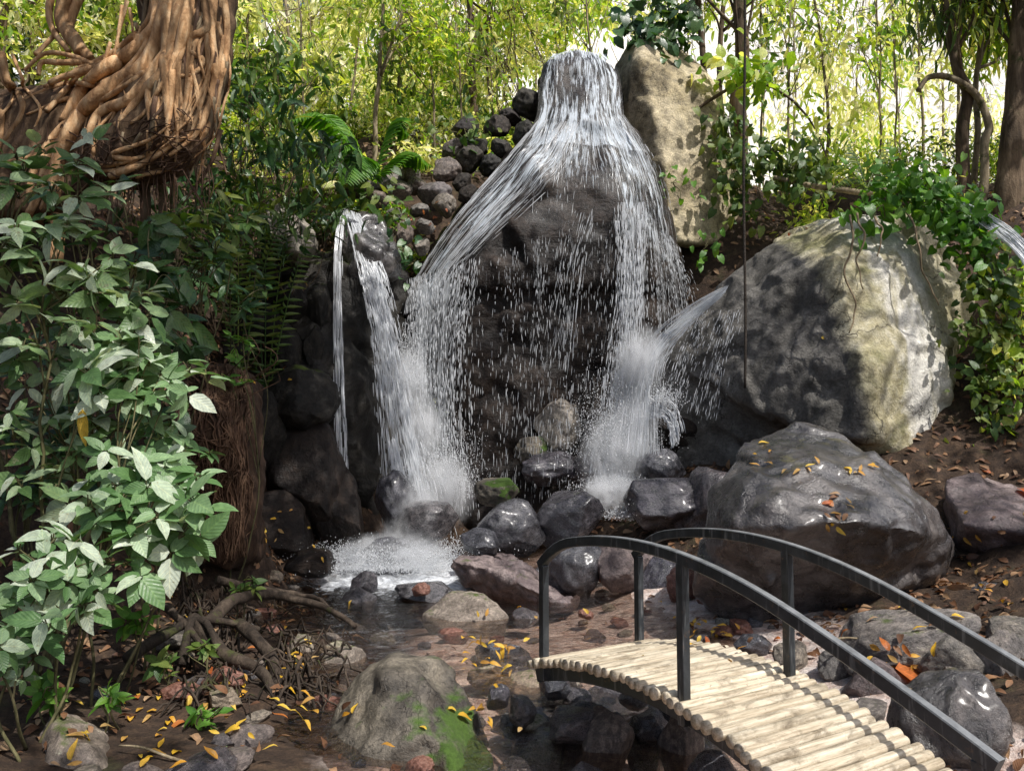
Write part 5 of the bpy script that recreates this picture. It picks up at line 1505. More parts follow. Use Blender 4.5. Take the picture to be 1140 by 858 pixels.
# ------------------------------------------------------------------ root mat on the bank
core = remeshed([A((205, 415, 7.0), (240, 400, 7.1), (275, 412, 7.3), (290, 450, 7.4), (290, 620, 7.3), (255, 640, 7.0), (215, 620, 6.8), (196, 560, 6.7), (200, 470, 6.8), (235, 470, 6.7), (262, 520, 6.85), (200, 430, 8.6), (290, 430, 8.8), (290, 630, 8.6), (200, 600, 8.4))], .04, 5)
V, N, F = mesh_arrays(core)
V = V + N * (.08 * fbm(V * 2, 4))[:, None]
rb = V.mean(0); rb[2] = V[:, 2].min()
mat_root = empty('root_mat', tuple(rb)); tag(mat_root, 'bank covered by a curtain of brown hanging rootlets left of the pool', 'root mat')
core.vertices.foreach_set('co', V.astype(np.float32).ravel()); core.update()
local(link_mesh('bank_core', core, M['fig_dark']), mat_root)
solid(V, np.array([f for f in F if len(f) == 4]))
_bv = BVHTree.FromPolygons([tuple(v) for v in V], F)


def cling(P, bv, gap):
    out = []
    for q in P:
        h = bv.find_nearest(Vector(q))
        out.append(np.array(h[0] + h[1] * gap) if h[0] is not None and h[3] < .5 else q)
    return np.array(out)


mb = MB()
for i in range(230):
    x0 = random.uniform(200, 290); y0 = random.uniform(398, 470); y1 = y0 + random.uniform(60, 230); x1 = x0 + random.uniform(-8, 22)
    d = 6.75 + (x0 - 205) / 130 * .5
    P = spline([at(x0 + random.uniform(-12, 12), y0, d + .1), at((x0 + x1) / 2 + random.uniform(-10, 10), (y0 + y1) / 2, d - .1), at(x1, min(y1, 640), d - .1)], 22)
    P = cling(P, _bv, random.uniform(.0, .035)); P = wobble(P, .04, 4)
    mb.tube(P, np.linspace(random.uniform(.005, .016), .003, 22), 5, cap=False)
for i in range(150):
    c = at(random.uniform(198, 285), random.uniform(395, 520), 6.8)
    P = wobble(np.array([c + np.array([math.cos(a) * .2, 0, math.sin(a) * .14]) for a in np.linspace(random.random() * 6, random.random() * 6 + 3, 14)]), .1, 3)
    mb.tube(cling(P, _bv, random.uniform(.01, .05)), random.uniform(.003, .008), 4, cap=False)
tag(local(mb.build('rootlets', M['root_fine']), mat_root), kind='stuff')

# ------------------------------------------------------------------ strangler fig
figb = at(40, 260, 7.2)
fig = empty('fig_tree', tuple(figb)); tag(fig, 'big strangler fig with ropey tan roots over a hanging root ball', 'tree')
tr = remeshed([A((178, -60, 7.3), (255, -60, 7.3), (175, 0, 7.2), (258, 0, 7.2), (150, 60, 7.1), (256, 60, 7.1), (215, 0, 6.9), (210, 60, 6.8), (200, -60, 8.2), (240, 60, 8.2), (200, -200, 7.6), (250, -200, 7.6)),
               A((150, 60, 7.1), (256, 60, 7.1), (235, 140, 6.95), (212, 185, 6.95), (150, 205, 6.9), (105, 200, 6.9), (85, 150, 7.0), (205, 70, 6.75), (180, 150, 6.7), (130, 170, 6.7), (240, 100, 8), (200, 180, 8), (100, 190, 8.2), (110, 100, 8)),
               A((110, 100, 7.2), (85, 150, 7.0), (105, 200, 7.0), (20, 110, 7.4), (-30, 130, 7.2), (-40, 240, 7.0), (30, 235, 7.0), (70, 230, 7.0), (-30, 110, 9), (100, 120, 8.6), (60, 240, 8.4), (-40, 260, 8.6))], .045, 6)
V, N, F = mesh_arrays(tr)
V = V + N * (.07 * fbm(V * 2.2, 4) + .05 * np.clip(ridged(V * np.array([2.5, 2.5, .8]), 3), -1, 1))[:, None]
tr.vertices.foreach_set('co', V.astype(np.float32).ravel()); tr.update()
local(link_mesh('trunk', tr, M['fig_mid']), fig)
solid(V, np.array([f for f in F if len(f) == 4]))
_bf = BVHTree.FromPolygons([tuple(v) for v in V], F)


def root(pts, r0, r1, gap=.28, n=60, wob=.04, mat='fig_bark'):
    P = spline([at(*p) for p in pts], n)
    Q = []
    rr = np.linspace(r0, r1, n) * (1 + .18 * pnoise(np.stack([np.linspace(0, 7, n), np.full(n, random.random() * 90), np.zeros(n)], 1)))
    for q, r in zip(P, rr):
        o, d = Vector((0, 0, CAM_H)), Vector(q) - Vector((0, 0, CAM_H)); d.normalize()
        h = _bf.ray_cast(o, d)
        Q.append(np.array(h[0]) - np.array(d) * r * gap if h[0] is not None else q)
    Q = np.array(Q)
    for _ in range(3): Q[1:-1] = .5 * Q[1:-1] + .25 * (Q[:-2] + Q[2:])
    Q = wobble(Q, wob, 1.8)
    local(MB().tube(Q, rr, 10).build('root', M[mat]), fig)


B_ = 7.0
ROOTS = [
    ([(182, -30, B_), (172, 30, B_), (140, 62, B_), (108, 82, B_), (85, 110, B_), (70, 135, B_)], .10, .06),
    ([(190, -30, B_), (182, 30, B_), (160, 72, B_), (125, 95, B_), (100, 122, B_), (80, 150, B_), (62, 185, B_), (60, 250, 6.9)], .10, .085),
    ([(202, -30, B_), (195, 40, B_), (172, 80, B_), (140, 112, B_), (108, 128, B_), (95, 160, B_)], .09, .05),
    ([(200, -30, B_), (190, 60, B_), (165, 95, B_), (148, 118, B_), (130, 138, B_)], .075, .03),
    ([(195, -20, B_), (188, 40, B_), (185, 95, B_), (188, 150, B_)], .09, .03),
    ([(215, -30, B_), (205, 40, B_), (192, 75, B_), (190, 120, B_), (188, 155, B_)], .07, .025),
    ([(225, -30, B_), (230, 30, B_), (212, 42, B_), (200, 55, B_), (203, 100, B_), (208, 140, B_)], .05, .02),
    ([(236, -30, B_), (238, 40, B_), (240, 80, B_), (228, 120, B_), (215, 150, B_), (190, 172, B_)], .055, .02),
    ([(248, -30, B_), (252, 40, B_), (248, 90, B_), (235, 130, B_), (222, 155, B_)], .05, .02),
    ([(225, 20, B_), (216, 10, B_), (212, 25, B_), (215, 60, B_)], .025, .012),
    ([(140, 70, B_), (105, 75, B_), (70, 85, B_), (50, 98, B_)], .05, .03),
    ([(110, 75, B_), (80, 62, B_), (50, 60, B_), (28, 78, B_)], .035, .02),
    ([(95, 68, B_), (60, 68, B_), (45, 70, B_), (42, 85, B_)], .04, .025),
    ([(90, 110, B_), (60, 118, B_), (30, 128, B_)], .03, .012),
    ([(120, 95, B_), (85, 92, B_), (50, 100, B_), (25, 112, B_)], .035, .02),
    ([(145, 178, B_), (125, 172, B_), (165, 158, B_), (190, 140, B_)], .035, .012),
    ([(120, 192, B_), (150, 182, B_), (185, 165, B_), (215, 150, B_)], .05, .015),
    ([(110, 140, B_), (106, 165, B_), (102, 190, B_)], .04, .02),
    ([(100, 165, B_), (135, 145, B_), (165, 140, B_), (180, 130, B_)], .016, .008),
    ([(62, 182, B_), (45, 215, 6.9), (30, 245, 6.9)], .06, .04),
    ([(80, 150, B_), (50, 170, B_), (10, 185, 6.9)], .05, .03),
    ([(0, 62, B_), (10, 95, B_), (25, 120, B_), (0, 160, 6.9)], .05, .03),
    ([(-10, 105, 6.9), (3, 125, 6.9), (2, 150, 6.9), (-4, 175, 6.9)], .04, .015),
    ([(200, 85, B_), (215, 90, B_), (235, 95, B_), (245, 92, B_)], .03, .015),
    ([(212, 60, B_), (225, 70, B_), (215, 85, B_), (198, 88, B_)], .035, .02),
    ([(150, 195, B_), (190, 188, B_), (225, 172, B_), (238, 150, B_)], .03, .012),
    ([(90, 60, 7.4), (70, 20, 7.5), (85, -30, 7.5)], .09, .11),
    ([(40, 60, 7.4), (75, 20, 7.6), (90, 0, 7.6)], .03, .03),
]
for pts, r0, r1 in ROOTS:
    root(pts, r0 * .8, r1 * .75)
    if r0 > .045:
        for _ in range(2):
            dx = random.choice([-1, 1]) * random.uniform(6, 13); dy = random.uniform(-8, 8)
            root([(x + dx * (1 + .25 * i), y + dy + random.uniform(-4, 4), d) for i, (x, y, d) in enumerate(pts)], r0 * random.uniform(.25, .5), r1 * .4, wob=.045)
for i in range(70):
    x = random.uniform(120, 252); y = random.uniform(-10, 150)
    L = random.uniform(40, 110); dx = random.uniform(-45, 10)
    root([(x, y, B_), (x + dx * .4 + random.uniform(-6, 6), y + L * .5, B_), (x + dx, y + L, B_)], random.uniform(.010, .028), .006, n=20, wob=.03, mat=random.choice(['fig_bark', 'fig_bark', 'vine', 'root_fine']))
mb = MB()
for i in range(90):
    x = random.uniform(40, 232); y = random.uniform(130, 203)
    P = spline([at(x, y, 6.75), at(x + random.uniform(-25, 25), y + random.uniform(-12, 18), 6.7), at(x + random.uniform(-40, 40), y + random.uniform(0, 32), 6.75)], 14)
    mb.tube(wobble(cling(P, _bf, random.uniform(.0, .05)), .03, 4), random.uniform(.003, .008), 4, cap=False)
for i in range(40):   # rootlets dangling under the ball
    x = random.uniform(100, 235); y = 205 - abs(x - 150) * .15
    P = wobble(spline([at(x, y - 8, 6.9), at(x + random.uniform(-3, 3), y + 15, 6.88), at(x + random.uniform(-6, 6), y + random.uniform(22, 60), 6.88)], 14), .04, 3)
    mb.tube(P, np.linspace(.008, .002, 14), 4, cap=False)
tag(local(mb.build('rootlets', M['root_fine']), fig), kind='stuff')
for x, r in ((160, .05), (178, .035), (193, .025), (60, .07)):
    P = wobble(spline([at(x, 185, 7.1), at(x + 2, 225, 7.1), at(x + 3, 290, 7.1)], 20), .03, 2)
    local(MB().tube(P, r, 8).build('prop_root', M['bark'] if x != 60 else M['fig_bark']), fig)


def crown(parent, centers, rad, per, L, mat, wr=.45, flat=.6, kind='leaf', droop=.3, down=.35, name='crown', limbs_from=None, lr=.05, lmat='bark', z_up=.8):
    mb = MB(); st = MB()
    for c in centers:
        c = np.array(c, float)
        n = int(per * random.uniform(.6, 1.3))
        q = RNG.normal(size=(n, 3)) * np.array([rad, rad, rad * flat]) * .55
        pos = c + q
        d = RNG.normal(size=(n, 3)) * .8 + np.array([0, 0, -down])
        up = RNG.normal(size=(n, 3)) * .45 + np.array([0, 0, z_up])
        l = L * RNG.uniform(.55, 1.25, n)
        mb.leaves(pos, d, up, l, l * wr, kind, droop=droop)
        if limbs_from is not None:
            s = np.array(limbs_from[random.randrange(len(limbs_from))], float)
            m = (s + c) / 2 + RNG.normal(size=3) * .15 * np.linalg.norm(c - s) * .5
            P = spline([s, m, c], 12); st.tube(P, np.linspace(lr, lr * .2, 12), 5)
            for _ in range(5):
                e = c + RNG.normal(size=3) * rad * .5
                st.tube(spline([P[8], (P[8] + e) / 2 + RNG.normal(size=3) * .05, e], 6), np.linspace(lr * .3, .003, 6), 4, cap=False)
    o = mb.build(name, M[mat]); local(o, parent)
    if limbs_from is not None: local(st.build('limbs', M[lmat]), parent)
    return o


# fig crown, unseen: clumps placed to shade the left bank, omitted over sunlit spots
top = at(215, -195, 7.6)
fc = []
for n_, x0, x1, y0, y1 in ((110, -1.0, 3.0, -2.6, 4.2), (36, .2, 2.2, 4.3, 6.6), (12, -7, -2.5, 2, 9)):
    for _ in range(n_):
        c = (random.uniform(x0, x1), random.uniform(y0, y1), random.uniform(8.6, 10.8))
        if not shades_gap(c): fc.append(c)
crown(fig, fc, .62, 62, .22, 'lf_mid', limbs_from=[top, top + np.array([.3, .2, .8]), top + np.array([-.3, -.2, .5])], lr=.022)
rebuild_all()

# ------------------------------------------------------------------ dark roots on the ground by the pool
GR = [([(225, 705, 5.3), (255, 668, 5.7), (300, 655, 6.2), (345, 668, 6.2), (392, 695, 5.9)], .055, .02, 'thick dark root arching over the bank toward the stream'),
      ([(215, 690, 5.2), (250, 720, 5.0), (285, 745, 4.9), (318, 800, 4.7)], .06, .025, 'mossy root bending down among the stones at lower left'),
      ([(200, 745, 4.9), (212, 715, 5.0), (225, 690, 5.1), (240, 715, 5.0), (245, 760, 4.9)], .03, .015, 'black looped root standing up at lower left'),
      ([(270, 700, 5.5), (300, 725, 5.2), (310, 770, 5.0), (300, 790, 4.9)], .045, .02, 'dark root hanging over the dull stone'),
      ([(150, 735, 4.7), (190, 700, 5.0), (235, 690, 5.3), (280, 700, 5.5)], .04, .02, 'dark root along the ground under the shrubs'),
      ([(240, 640, 6.3), (290, 645, 6.5), (335, 650, 6.6), (380, 690, 6.2)], .035, .015, 'thin root along the edge of the pool'),
      ([(180, 670, 5.3), (215, 700, 5.1), (240, 740, 4.9)], .03, .015, 'short dark root beside the looped one')]
for pts, r0, r1, lb in GR:
    P = wobble(spline([at(*p) for p in pts], 36), .07, 2.2)
    g = height(P[:, 0], P[:, 1]); P[:, 2] = np.maximum(np.minimum(P[:, 2], g + .32), g + .01)
    tag(MB().tube(P, np.linspace(r0, r1, 36) * (1 + .2 * pnoise(P * 6)), 9).build('ground_root', M['root_dark'], loc=P[0]), lb, 'root')
tang = MB()
for i in range(150):
    x = random.uniform(190, 390); y = random.uniform(655, 790)
    r = hit(x, y, BV_G)
    if r is None: continue
    c = r[0]; a = random.random() * 6.28; L = random.uniform(.15, .5)
    P = c + np.array([[math.cos(a) * L * (t - .5), math.sin(a) * L * (t - .5), random.uniform(.03, .16) * math.sin(t * 3.14)] for t in np.linspace(0, 1, 10)])
    tang.tube(wobble(P, .05, 5), random.uniform(.004, .012), 4, cap=False)
tag(tang.build('root_tangle', M['root_dark'], loc=at(290, 720, 5.2)), kind='stuff')
# ------------------------------------------------------------------ trees of the slope and the far side
def tree(name, px, py, d, r0, pts, label, crowns, mat, L, per, rad, group=None, bark='bark', wr=.4, flat=.7, kind='small', down=.5, lr=.03, sink=.4, snap=True, droop=.3):
    b = at(px, py, d)
    if snap: b[2] = gz(b[0], b[1]) - sink
    t = empty(name, tuple(b)); tag(t, label, 'tree', group)
    P = wobble(spline([b] + [at(*p) for p in pts], 40), .05, 1.2); P[0] = b
    local(MB().tube(P, np.linspace(r0, r0 * .55, 40) * (1 + .08 * pnoise(P * 3)), 10).build('trunk', M[bark]), t)
    lf = [P[k] for k in (20, 26, 32, 38)]
    if crowns: crown(t, crowns, rad, per, L, mat, wr, flat, kind, droop, down, limbs_from=lf, lr=lr, lmat=bark)
    return t


def cl(x0, x1, y0, y1, d0, d1, n): return [at(random.uniform(x0, x1), random.uniform(y0, y1), random.uniform(d0, d1)) for _ in range(n)]


# seen trunks
tree('slender_tree', 415, 205, 13.5, .05, [(418, 130, 13.4), (425, 40, 13.3), (428, -120, 13.2)], 'slender pale-stemmed tree left of the falls', cl(360, 480, -60, 60, 12.6, 14, 9), 'lf_sun', .16, 150, .55, bark='bark_pale')
tree('slender_tree', 528, 125, 15, .085, [(526, 60, 15), (524, 0, 15), (522, -120, 15)], 'dark-stemmed slender tree just left of the waterfall head', cl(450, 600, -50, 70, 14, 16, 12), 'lf_sun', .17, 170, .6)
tree('slender_tree', 560, 130, 16.5, .04, [(545, 60, 16.5), (500, -30, 16.5)], 'thin leaning sapling behind the waterfall head', cl(520, 640, 10, 90, 15.5, 17, 9), 'lf_gold_glare', .17, 150, .6, bark='bark_pale')
tree('vine_clad_tree', 822, 250, 12.9, .16, [(822, 130, 12.8), (824, 40, 12.8), (818, -120, 12.8)], 'brown vine-clad tree behind the upright ochre rock', cl(760, 870, -190, -50, 12, 13.6, 9), 'lf_mid', .2, 120, .5, kind='leaf')
tree('multi_stem_tree', 785, 120, 14, .07, [(782, 50, 14), (770, -60, 14)], 'left stem of the thin clump behind the ochre rock tip', cl(720, 800, -90, 0, 13.9, 15, 6), 'lf_mid', .17, 120, .5)
tree('multi_stem_tree', 800, 120, 14.3, .06, [(803, 40, 14.3), (812, -60, 14.3)], 'right stem of the thin clump behind the ochre rock tip', cl(780, 880, -50, 40, 13.5, 14.6, 6), 'lf_sun', .2, 110, .5, kind='leaf', wr=.25, down=1.2)
tree('big_tree', 1122, 250, 10.8, .2, [(1126, 160, 10.8), (1136, 60, 10.8), (1142, -140, 10.8)], 'thick brown trunk standing at the right border', cl(1040, 1230, -220, -60, 9.5, 12, 14), 'lf_mid', .2, 150, .7, kind='leaf', snap=True)
tree('twisted_tree', 1068, 215, 11.2, .10, [(1072, 150, 11.1), (1078, 105, 11.0), (1066, 78, 11), (1058, 20, 11), (1052, -80, 11)], 'twisted tree with a crooked fork left of the thick right trunk', cl(1020, 1110, -50, 50, 10.6, 11.8, 12), 'lf_mid', .26, 70, .45, kind='leaf', wr=.2, down=1.4, bark='bark')
tree('twisted_tree', 1088, 235, 10.9, .065, [(1098, 165, 10.9), (1104, 140, 10.9), (1090, 110, 10.9), (1062, 88, 10.9), (1035, 85, 10.9), (1022, 100, 10.9)], 'thin pale tree whose bent limb arches left at the right side', [], 'lf_mid', .2, 60, .4, bark='bark_pale')
tree('twisted_tree', 1082, 225, 11.4, .05, [(1086, 120, 11.3), (1092, 40, 11.3), (1098, -80, 11.3)], 'straight thin stem inside the twisted clump at right', cl(1060, 1140, -40, 60, 10.8, 11.8, 8), 'lf_sun', .24, 70, .45, kind='leaf', wr=.22, down=1.4, bark='bark_pale')
# leaning bare branch and log
P = wobble(spline([at(765, 130, 12.3), at(830, 92, 12.1), at(880, 110, 11.9), at(905, 140, 11.8), at(922, 180, 11.7)], 30), .03, 2)
bb = empty('arching_branch', tuple(P[0])); tag(bb, 'thin branch arching down over the bright gap right of the ochre rock', 'branch')
local(MB().tube(P, np.linspace(.03, .008, 30), 6).build('stem', M['bark']), bb)
crown(bb, [P[k] for k in (8, 12, 16, 20, 24, 28)], .35, 22, .2, 'lf_sun', .3, kind='leaf', down=1.0, name='leaves')
P = wobble(spline([at(862, 200, 11.4), at(905, 208, 11.3), at(960, 214, 11.2), at(1000, 212, 11.2)], 20), .04, 1.5)
tag(MB().tube(P, np.linspace(.035, .05, 20), 8).build('fallen_log', M['bark_pale'], loc=P[0]), 'pale thin log lying level above the huge boulder', 'log')

# wood on the sunny slope: each tree has its own stem, limbs and crown
FT = []
for i in range(17):
    px = 245 + i * 23 + random.uniform(-10, 10); d = random.uniform(15, 27)
    FT.append((px, d, random.uniform(-40, 140)))
for i, (px, d, cy) in enumerate(FT):
    b = at(px, 150, d); g = gz(b[0], b[1])
    mat = ['lf_gold_glare', 'lf_sun', 'lf_gold_glare', 'lf_mid', 'lf_gold_glare'][i % 5]
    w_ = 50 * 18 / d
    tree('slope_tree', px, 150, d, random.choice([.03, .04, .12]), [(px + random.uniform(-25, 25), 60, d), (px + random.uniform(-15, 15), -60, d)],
         {'lf_sun': 'yellow green tree on the sunlit slope behind the falls', 'lf_gold_glare': 'pale golden green tree on the sunlit slope behind the falls', 'lf_mid': 'mid green tree on the sunlit slope behind the falls'}[mat],
         cl(px - w_ * 1.3, px + w_ * 1.3, cy - 55, cy + 50, d - 1.2, d + 1.2, 12), mat, random.choice([.009, .012, .016]) * d, 55 if px > 450 else 80, .03 * d, group={'lf_sun': 'yellow green slope trees', 'lf_gold_glare': 'golden slope trees', 'lf_mid': 'mid green slope trees'}[mat], bark=random.choice(['bark', 'bark_pale']), lr=.02)
# behind the fig
for i in range(12):
    px = -20 + i * 22 + random.uniform(-10, 10); d = random.uniform(10.5, 15); cy = random.uniform(-30, 70)
    mat = ['lf_dark', 'lf_sun', 'lf_mid', 'lf_gold_glare'][i % 4]; w_ = 60
    lb = {'lf_dark': 'dark green', 'lf_sun': 'yellow green', 'lf_mid': 'mid green', 'lf_gold_glare': 'pale golden'}[mat]
    tree('bank_tree', px, 100, d, random.uniform(.04, .09), [(px + random.uniform(-8, 8), 30, d), (px + random.uniform(-15, 15), -80, d)],
         lb + ' tree on the slope behind the hanging fig roots', cl(px - w_, px + w_, cy - 60, cy + 60, d - 1, d + 1, 9), mat, .015 * d, 110, .035 * d, group=lb + ' trees behind the fig', lr=.02)
# far side on the right, thin so that the glare shows between
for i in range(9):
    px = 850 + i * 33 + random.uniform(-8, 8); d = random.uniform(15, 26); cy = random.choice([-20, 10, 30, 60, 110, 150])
    mat = ['lf_gold_glare', 'lf_sun', 'lf_gold_glare'][i % 3]; w_ = 50 * 18 / d
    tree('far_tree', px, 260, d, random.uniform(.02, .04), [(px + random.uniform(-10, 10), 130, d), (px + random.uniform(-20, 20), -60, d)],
         {'lf_sun': 'light green tree in the glare right of the falls', 'lf_gold_glare': 'washed out pale tree in the glare right of the falls'}[mat],
         cl(px - w_, px + w_, cy - 50, cy + 50, d - 1.2, d + 1.2, 7), mat, random.choice([.012, .016]) * d, 62, .03 * d, group={'lf_sun': 'light green trees in the glare', 'lf_gold_glare': 'washed out trees in the glare'}[mat], bark='bark_pale', wr=.28, down=1.0, lr=.01)

# leafy boughs nearer to hand that hang into the top of the view, each from its own young tree
for i in range(20):
    px = 270 + i * 43 + random.uniform(-15, 15); d = random.uniform(12.6, 15.5); cy = random.choice([-15, 15, 45, 80])
    if 560 < px < 840: cy = random.choice([-25, 0, 20]); d = random.uniform(14.5, 17)
    mat = ['lf_sun', 'lf_mid', 'lf_sun', 'lf_gold_glare'][i % 4]; lb = {'lf_sun': 'yellow green', 'lf_mid': 'mid green', 'lf_gold_glare': 'pale golden'}[mat]
    tree('young_tree', px, 200, d, random.uniform(.02, .04), [(px + random.uniform(-10, 10), 110, d), (px + random.uniform(-20, 20), -50, d)],
         lb + ' broad-leaved young tree at the edge of the bright background', cl(px - 60, px + 60, cy - 45, cy + 45, d - .8, d + .8, 9), mat, .2, 26, .42, group=lb + ' broad-leaved young trees', bark='bark_pale', kind='leaf', wr=.36, down=.7, lr=.012)

# shrubs on the slope
for i in range(70):
    px = random.uniform(240, 610); d = random.uniform(11.5, 20)
    b = at(px, 150, d); z = gz(b[0], b[1]); b[2] = z
    if abs(b[0] - .6) < 1.6 and d < 14: continue
    t = empty('slope_shrub', tuple(b)); m = random.choice(['lf_sun', 'lf_mid', 'lf_sun', 'lf_gold_glare', 'lf_fern'])
    lb = {'lf_sun': 'yellow green', 'lf_mid': 'mid green', 'lf_gold_glare': 'pale golden', 'lf_fern': 'bright green'}[m]
    tag(t, lb + ' low shrub on the leaf-strewn slope behind the falls', 'shrub', lb + ' shrubs on the slope')
    h = random.uniform(.3, .9)
    cs = [b + np.array([random.uniform(-.5, .5), random.uniform(-.4, .4), h * random.uniform(.4, 1.1)]) for _ in range(5)]
    crown(t, cs, .4, 60, random.uniform(.1, .18), m, .45, kind='small', down=.2, name='leaves', limbs_from=[b], lr=.012)
for i in range(34):
    px = random.uniform(840, 1200); d = random.uniform(11.2, 17)
    b = at(px, 240, d); z = gz(b[0], b[1]); b[2] = z
    t = empty('bank_shrub', tuple(b)); m = random.choice(['lf_sun', 'lf_gold_glare', 'lf_sun', 'lf_mid'])
    lb = {'lf_sun': 'yellow green', 'lf_mid': 'mid green', 'lf_gold_glare': 'pale golden'}[m]
    tag(t, lb + ' shrub on the bright bank behind the huge boulder', 'shrub', lb + ' shrubs behind the huge boulder')
    h = random.uniform(.3, .9)
    cs = [b + np.array([random.uniform(-.5, .5), random.uniform(-.4, .4), h * random.uniform(.3, 1.1)]) for _ in range(4)]
    crown(t, cs, .4, 55, random.uniform(.1, .16), m, .4, kind='small', down=.2, name='leaves', limbs_from=[b], lr=.012)
# dark shrubs of the left bank, below and behind the fig
for i in range(15):
    px = random.uniform(235, 330); d = random.uniform(8.2, 11.5); py = random.uniform(20, 290)
    c = at(px, py, d); z = gz(c[0], c[1])
    t = empty('bank_tree', (c[0], c[1], z)); m = random.choice(['lf_dark', 'lf_mid', 'lf_dark'])
    lb = {'lf_dark': 'dark green', 'lf_mid': 'mid green'}[m]
    tag(t, lb + ' sapling with long leaves between the fig and the narrow waterfall', 'sapling', lb + ' saplings beside the fig')
    cs = [c + RNG.normal(size=3) * np.array([.35, .3, .3]) for _ in range(4)]
    crown(t, cs, .35, 28, random.uniform(.18, .27), m, .32, kind='leaf', down=.6, name='leaves', limbs_from=[np.array([c[0], c[1], max(z, c[2] - .9)])], lr=.008)

# unseen trees added to dapple the clearing; crowns stay open over sunlit spots
for i, (x, y, r, n_, lb) in enumerate([(9.5, 6.0, .25, 64, 'unseen tall tree added on the right bank to dapple the clearing'), (-8, 6, .28, 16, 'unseen tall tree added on the left bank for its shade')]):
    z = gz(x, y); b = np.array([x, y, z - .3]); t = empty('added_shade_tree', tuple(b)); tag(t, lb, 'tree')
    P = wobble(spline([b, b + np.array([-.3, .1, 4]), b + np.array([-.8, .2, 9])], 30), .1, .6)
    local(MB().tube(P, np.linspace(r, r * .5, 30), 10).build('trunk', M['bark']), t)
    cs = []
    for _ in range(n_):
        c = (random.uniform(2.2, 9.5) if x > 0 else x + random.uniform(-3, 2), y + random.uniform(-6, 3.5), random.uniform(9, 11))
        if not shades_gap(c): cs.append(c)
    crown(t, cs, .5, 50, .2, 'lf_mid', limbs_from=[P[22], P[26], P[29]], lr=.025)
# ------------------------------------------------------------------ fallen leaves
rebuild_all()


def lie(px, py, L=.11, W=.4, mat='yellow_leaf', label='', group=None, kind='dead', lift=.012):
    r = hit(px, py)
    if r is None or r[2] > 14: return
    p, n, _ = r
    if n[2] < .15: n = n + np.array([0, 0, .5])
    if n @ np.array(ray(px, py)[1]) > 0: n = -n
    if p[2] < .03 and -1.6 < p[0] < 1.6: p = p.copy(); p[2] = max(p[2], .035)
    d = rand_unit(1)[0]; d = d - n * (d @ n)
    l = L * random.uniform(.7, 1.25)
    mb = MB().leaves([p + n * lift], [d + n * random.uniform(0, .1)], [n + rand_unit(1)[0] * .15], l, l * W * random.uniform(.8, 1.2), 'leaf' if L > .25 else kind, droop=random.uniform(-.3, .4))
    o = mb.build('fallen_leaf', M[mat], loc=p)
    return tag(o, label, 'leaf', group)


YL = 'small yellow leaf fallen among the stones and litter'
for cx, cy, sx, sy, n in [(320, 740, 18, 20, 16), (545, 745, 22, 8, 20), (522, 790, 14, 20, 8), (215, 690, 18, 16, 9), (318, 590, 22, 16, 10), (780, 712, 28, 8, 22), (882, 520, 14, 5, 7), (930, 575, 10, 8, 6), (955, 525, 12, 5, 7), (850, 500, 6, 6, 3),
                       (160, 800, 70, 30, 18), (270, 830, 60, 20, 18), (560, 835, 14, 12, 4), (1005, 735, 25, 10, 9), (1100, 665, 30, 8, 6), (250, 760, 50, 30, 14), (400, 640, 40, 12, 5), (300, 690, 40, 20, 10), (690, 690, 50, 20, 5),
                       (265, 420, 20, 10, 6), (300, 330, 25, 10, 7), (560, 725, 60, 20, 8), (1090, 590, 30, 40, 7), (1000, 690, 40, 20, 6), (120, 830, 50, 15, 8), (350, 660, 25, 12, 5), (450, 800, 60, 30, 3), (900, 380, 40, 30, 1)]:
    for _ in range(n): lie(random.gauss(cx, sx), random.gauss(cy, sy), .075, .36, 'yellow_leaf', YL, 'yellow fallen leaves')
OL = 'dry orange brown leaf fallen on the ground'
for cx, cy, sx, sy, n in [(480, 240, 22, 8, 14), (860, 250, 30, 10, 10), (250, 780, 60, 40, 12), (300, 800, 40, 25, 8), (1120, 580, 20, 30, 5), (90, 800, 50, 15, 7), (820, 715, 30, 8, 6), (965, 700, 40, 15, 8), (930, 570, 15, 10, 8), (265, 410, 25, 8, 10)]:
    for _ in range(n): lie(random.gauss(cx, sx), random.gauss(cy, sy), .09, .4, 'orange_leaf' if random.random() < .35 else 'brown_leaf', OL, 'dry brown fallen leaves')
lie(995, 745, .27, .6, 'orange_leaf', 'large orange leaf lying on the ledge stone by the handrail')
lie(1083, 655, .42, .3, 'brown_leaf', 'long ribbed brown leaf leaning under the wedge boulder')
lie(672, 658, .32, .7, 'orange_leaf', 'large curled orange leaf in the sunlit stream')
lie(385, 646, .14, .6, 'orange_leaf', 'orange leaf at the left edge of the pool')
lie(1132, 545, .3, .5, 'orange_leaf', 'pale orange leaf on the right border near the creepers')
lie(75, 600, .3, .4, 'brown_leaf', 'brown leaf caught under the blue green shrub')
lie(165, 640, .2, .5, 'brown_leaf', 'curled brown leaf below the large blue green leaves')
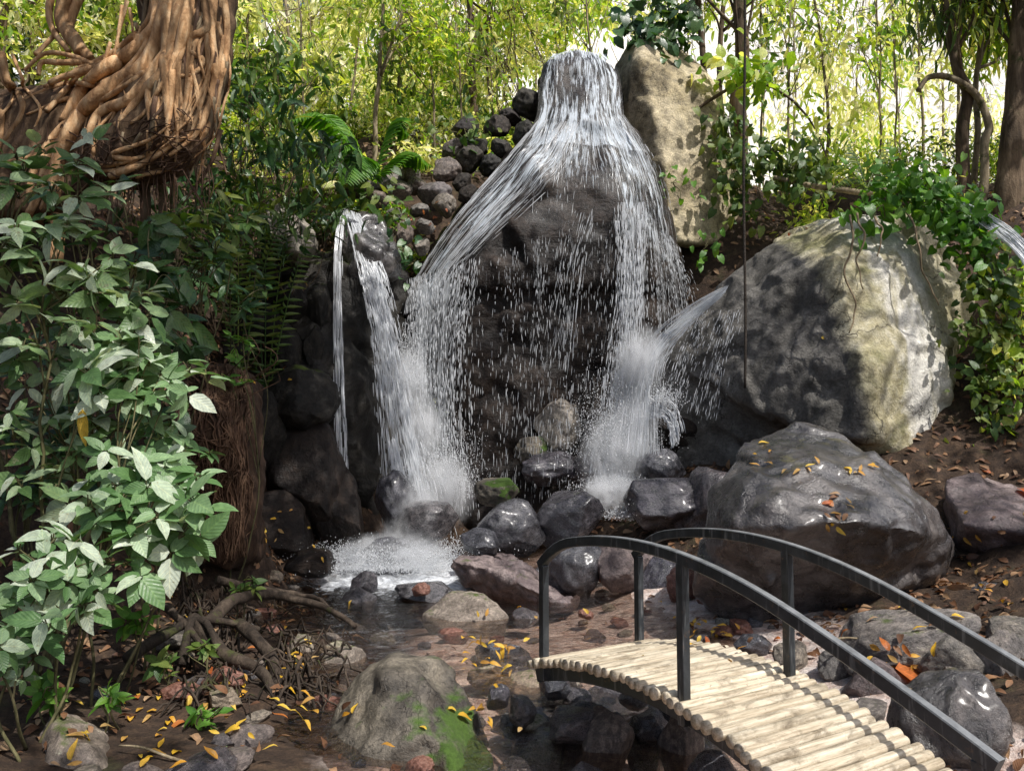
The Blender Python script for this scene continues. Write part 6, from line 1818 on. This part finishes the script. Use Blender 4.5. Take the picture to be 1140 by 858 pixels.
# uncountable leaf litter: one sheet of dead leaves over the banks and the slope
mb = MB(); pos = []; nor = []
while len(pos) < 9000:
    x = random.uniform(-7, 7); y = random.uniform(3, 22) if random.random() < .45 else random.uniform(3, 10.5)
    if abs(x) > .75 * y + .5: continue
    z = gz0 = None
    h = BV_G.ray_cast(Vector((x, y, 40)), Vector((0, 0, -1)))
    if h[0] is None or (h[0].z < .14 and abs(h[0].x) < 2 and random.random() < .93): continue
    pos.append(np.array(h[0]) + np.array(h[1]) * .012); nor.append(np.array(h[1]))
pos = np.array(pos); nor = np.array(nor); N_ = len(pos)
d = RNG.normal(size=(N_, 3)); d -= nor * (d * nor).sum(1, keepdims=True)
l = RNG.uniform(.04, .12, N_) * (1 + np.clip((pos[:, 1] - 8) / 14, 0, 1))
mb.leaves(pos, d + nor * .15, nor + RNG.normal(size=(N_, 3)) * .3, l, l * RNG.uniform(.3, .55, N_), 'dead', droop=.2)
tag(mb.build('leaf_litter', M['brown_leaf'], loc=(0, 6, 0)), kind='stuff')
# twigs and sticks
for px, py, L, lb in [(310, 680, .35, 'pale broken stick lying beside the stream at left'), (205, 690, .3, 'pale stick pointing out of the dark roots'), (215, 805, .25, 'short pale stick by the flat dark stone'), (190, 650, .7, 'thin straight pale twig across the left shrubs'), (1000, 770, .2, 'thin twig on the stone edging'), (950, 715, .25, 'twig at the foot of the rounded boulder'), (170, 845, .4, 'bent pale stick at the bottom left')]:
    r = hit(px, py)
    if r is None: continue
    p, n, _ = r; a = random.random() * 3.1
    e = np.array([math.cos(a), math.sin(a) * .5, random.uniform(-.1, .5)]) * L
    P = wobble(spline([p + n * .02 - e / 2, p + n * .04, p + n * .02 + e / 2], 12), .02, 4)
    tag(MB().tube(P, np.linspace(.009, .005, 12), 6).build('stick', M['bark_pale'], loc=p), lb, 'stick')
# ------------------------------------------------------------------ daylight
el = math.asin(SUN_TO.z); az = math.atan2(SUN_TO.x, SUN_TO.y)
w = bpy.data.worlds.new("World"); SC.world = w; w.use_nodes = True
nt = w.node_tree; bg = nt.nodes['Background']
sky = nt.nodes.new('ShaderNodeTexSky'); sky.sky_type = 'NISHITA'; sky.sun_disc = False
sky.sun_elevation = el; sky.sun_rotation = az
sky.air_density = 1.0; sky.dust_density = 3.0; sky.ozone_density = 1.0
nt.links.new(sky.outputs[0], bg.inputs['Color']); bg.inputs['Strength'].default_value = .135
sd = bpy.data.lights.new('sun', 'SUN'); sd.energy = 5.0; sd.angle = R(.53); sd.color = (1.0, .965, .91)
so = bpy.data.objects.new('sun', sd); COL.objects.link(so)
so.rotation_euler = (-SUN_TO).to_track_quat('-Z', 'Y').to_euler(); so.location = (10, -2, 20)
SC.view_settings.view_transform = 'Standard'; SC.view_settings.look = 'None'; SC.view_settings.exposure = 0
SC.cycles.max_bounces = 6; SC.cycles.diffuse_bounces = 3; SC.cycles.glossy_bounces = 3; SC.cycles.transmission_bounces = 4; SC.cycles.transparent_max_bounces = 24
SC.cycles.sample_clamp_indirect = 6; SC.cycles.caustics_reflective = False; SC.cycles.caustics_refractive = False
SC.cycles.use_denoising = True
SC.cycles.volume_bounces = 3; SC.cycles.volume_step_rate = 2.0; SC.cycles.volume_max_steps = 64
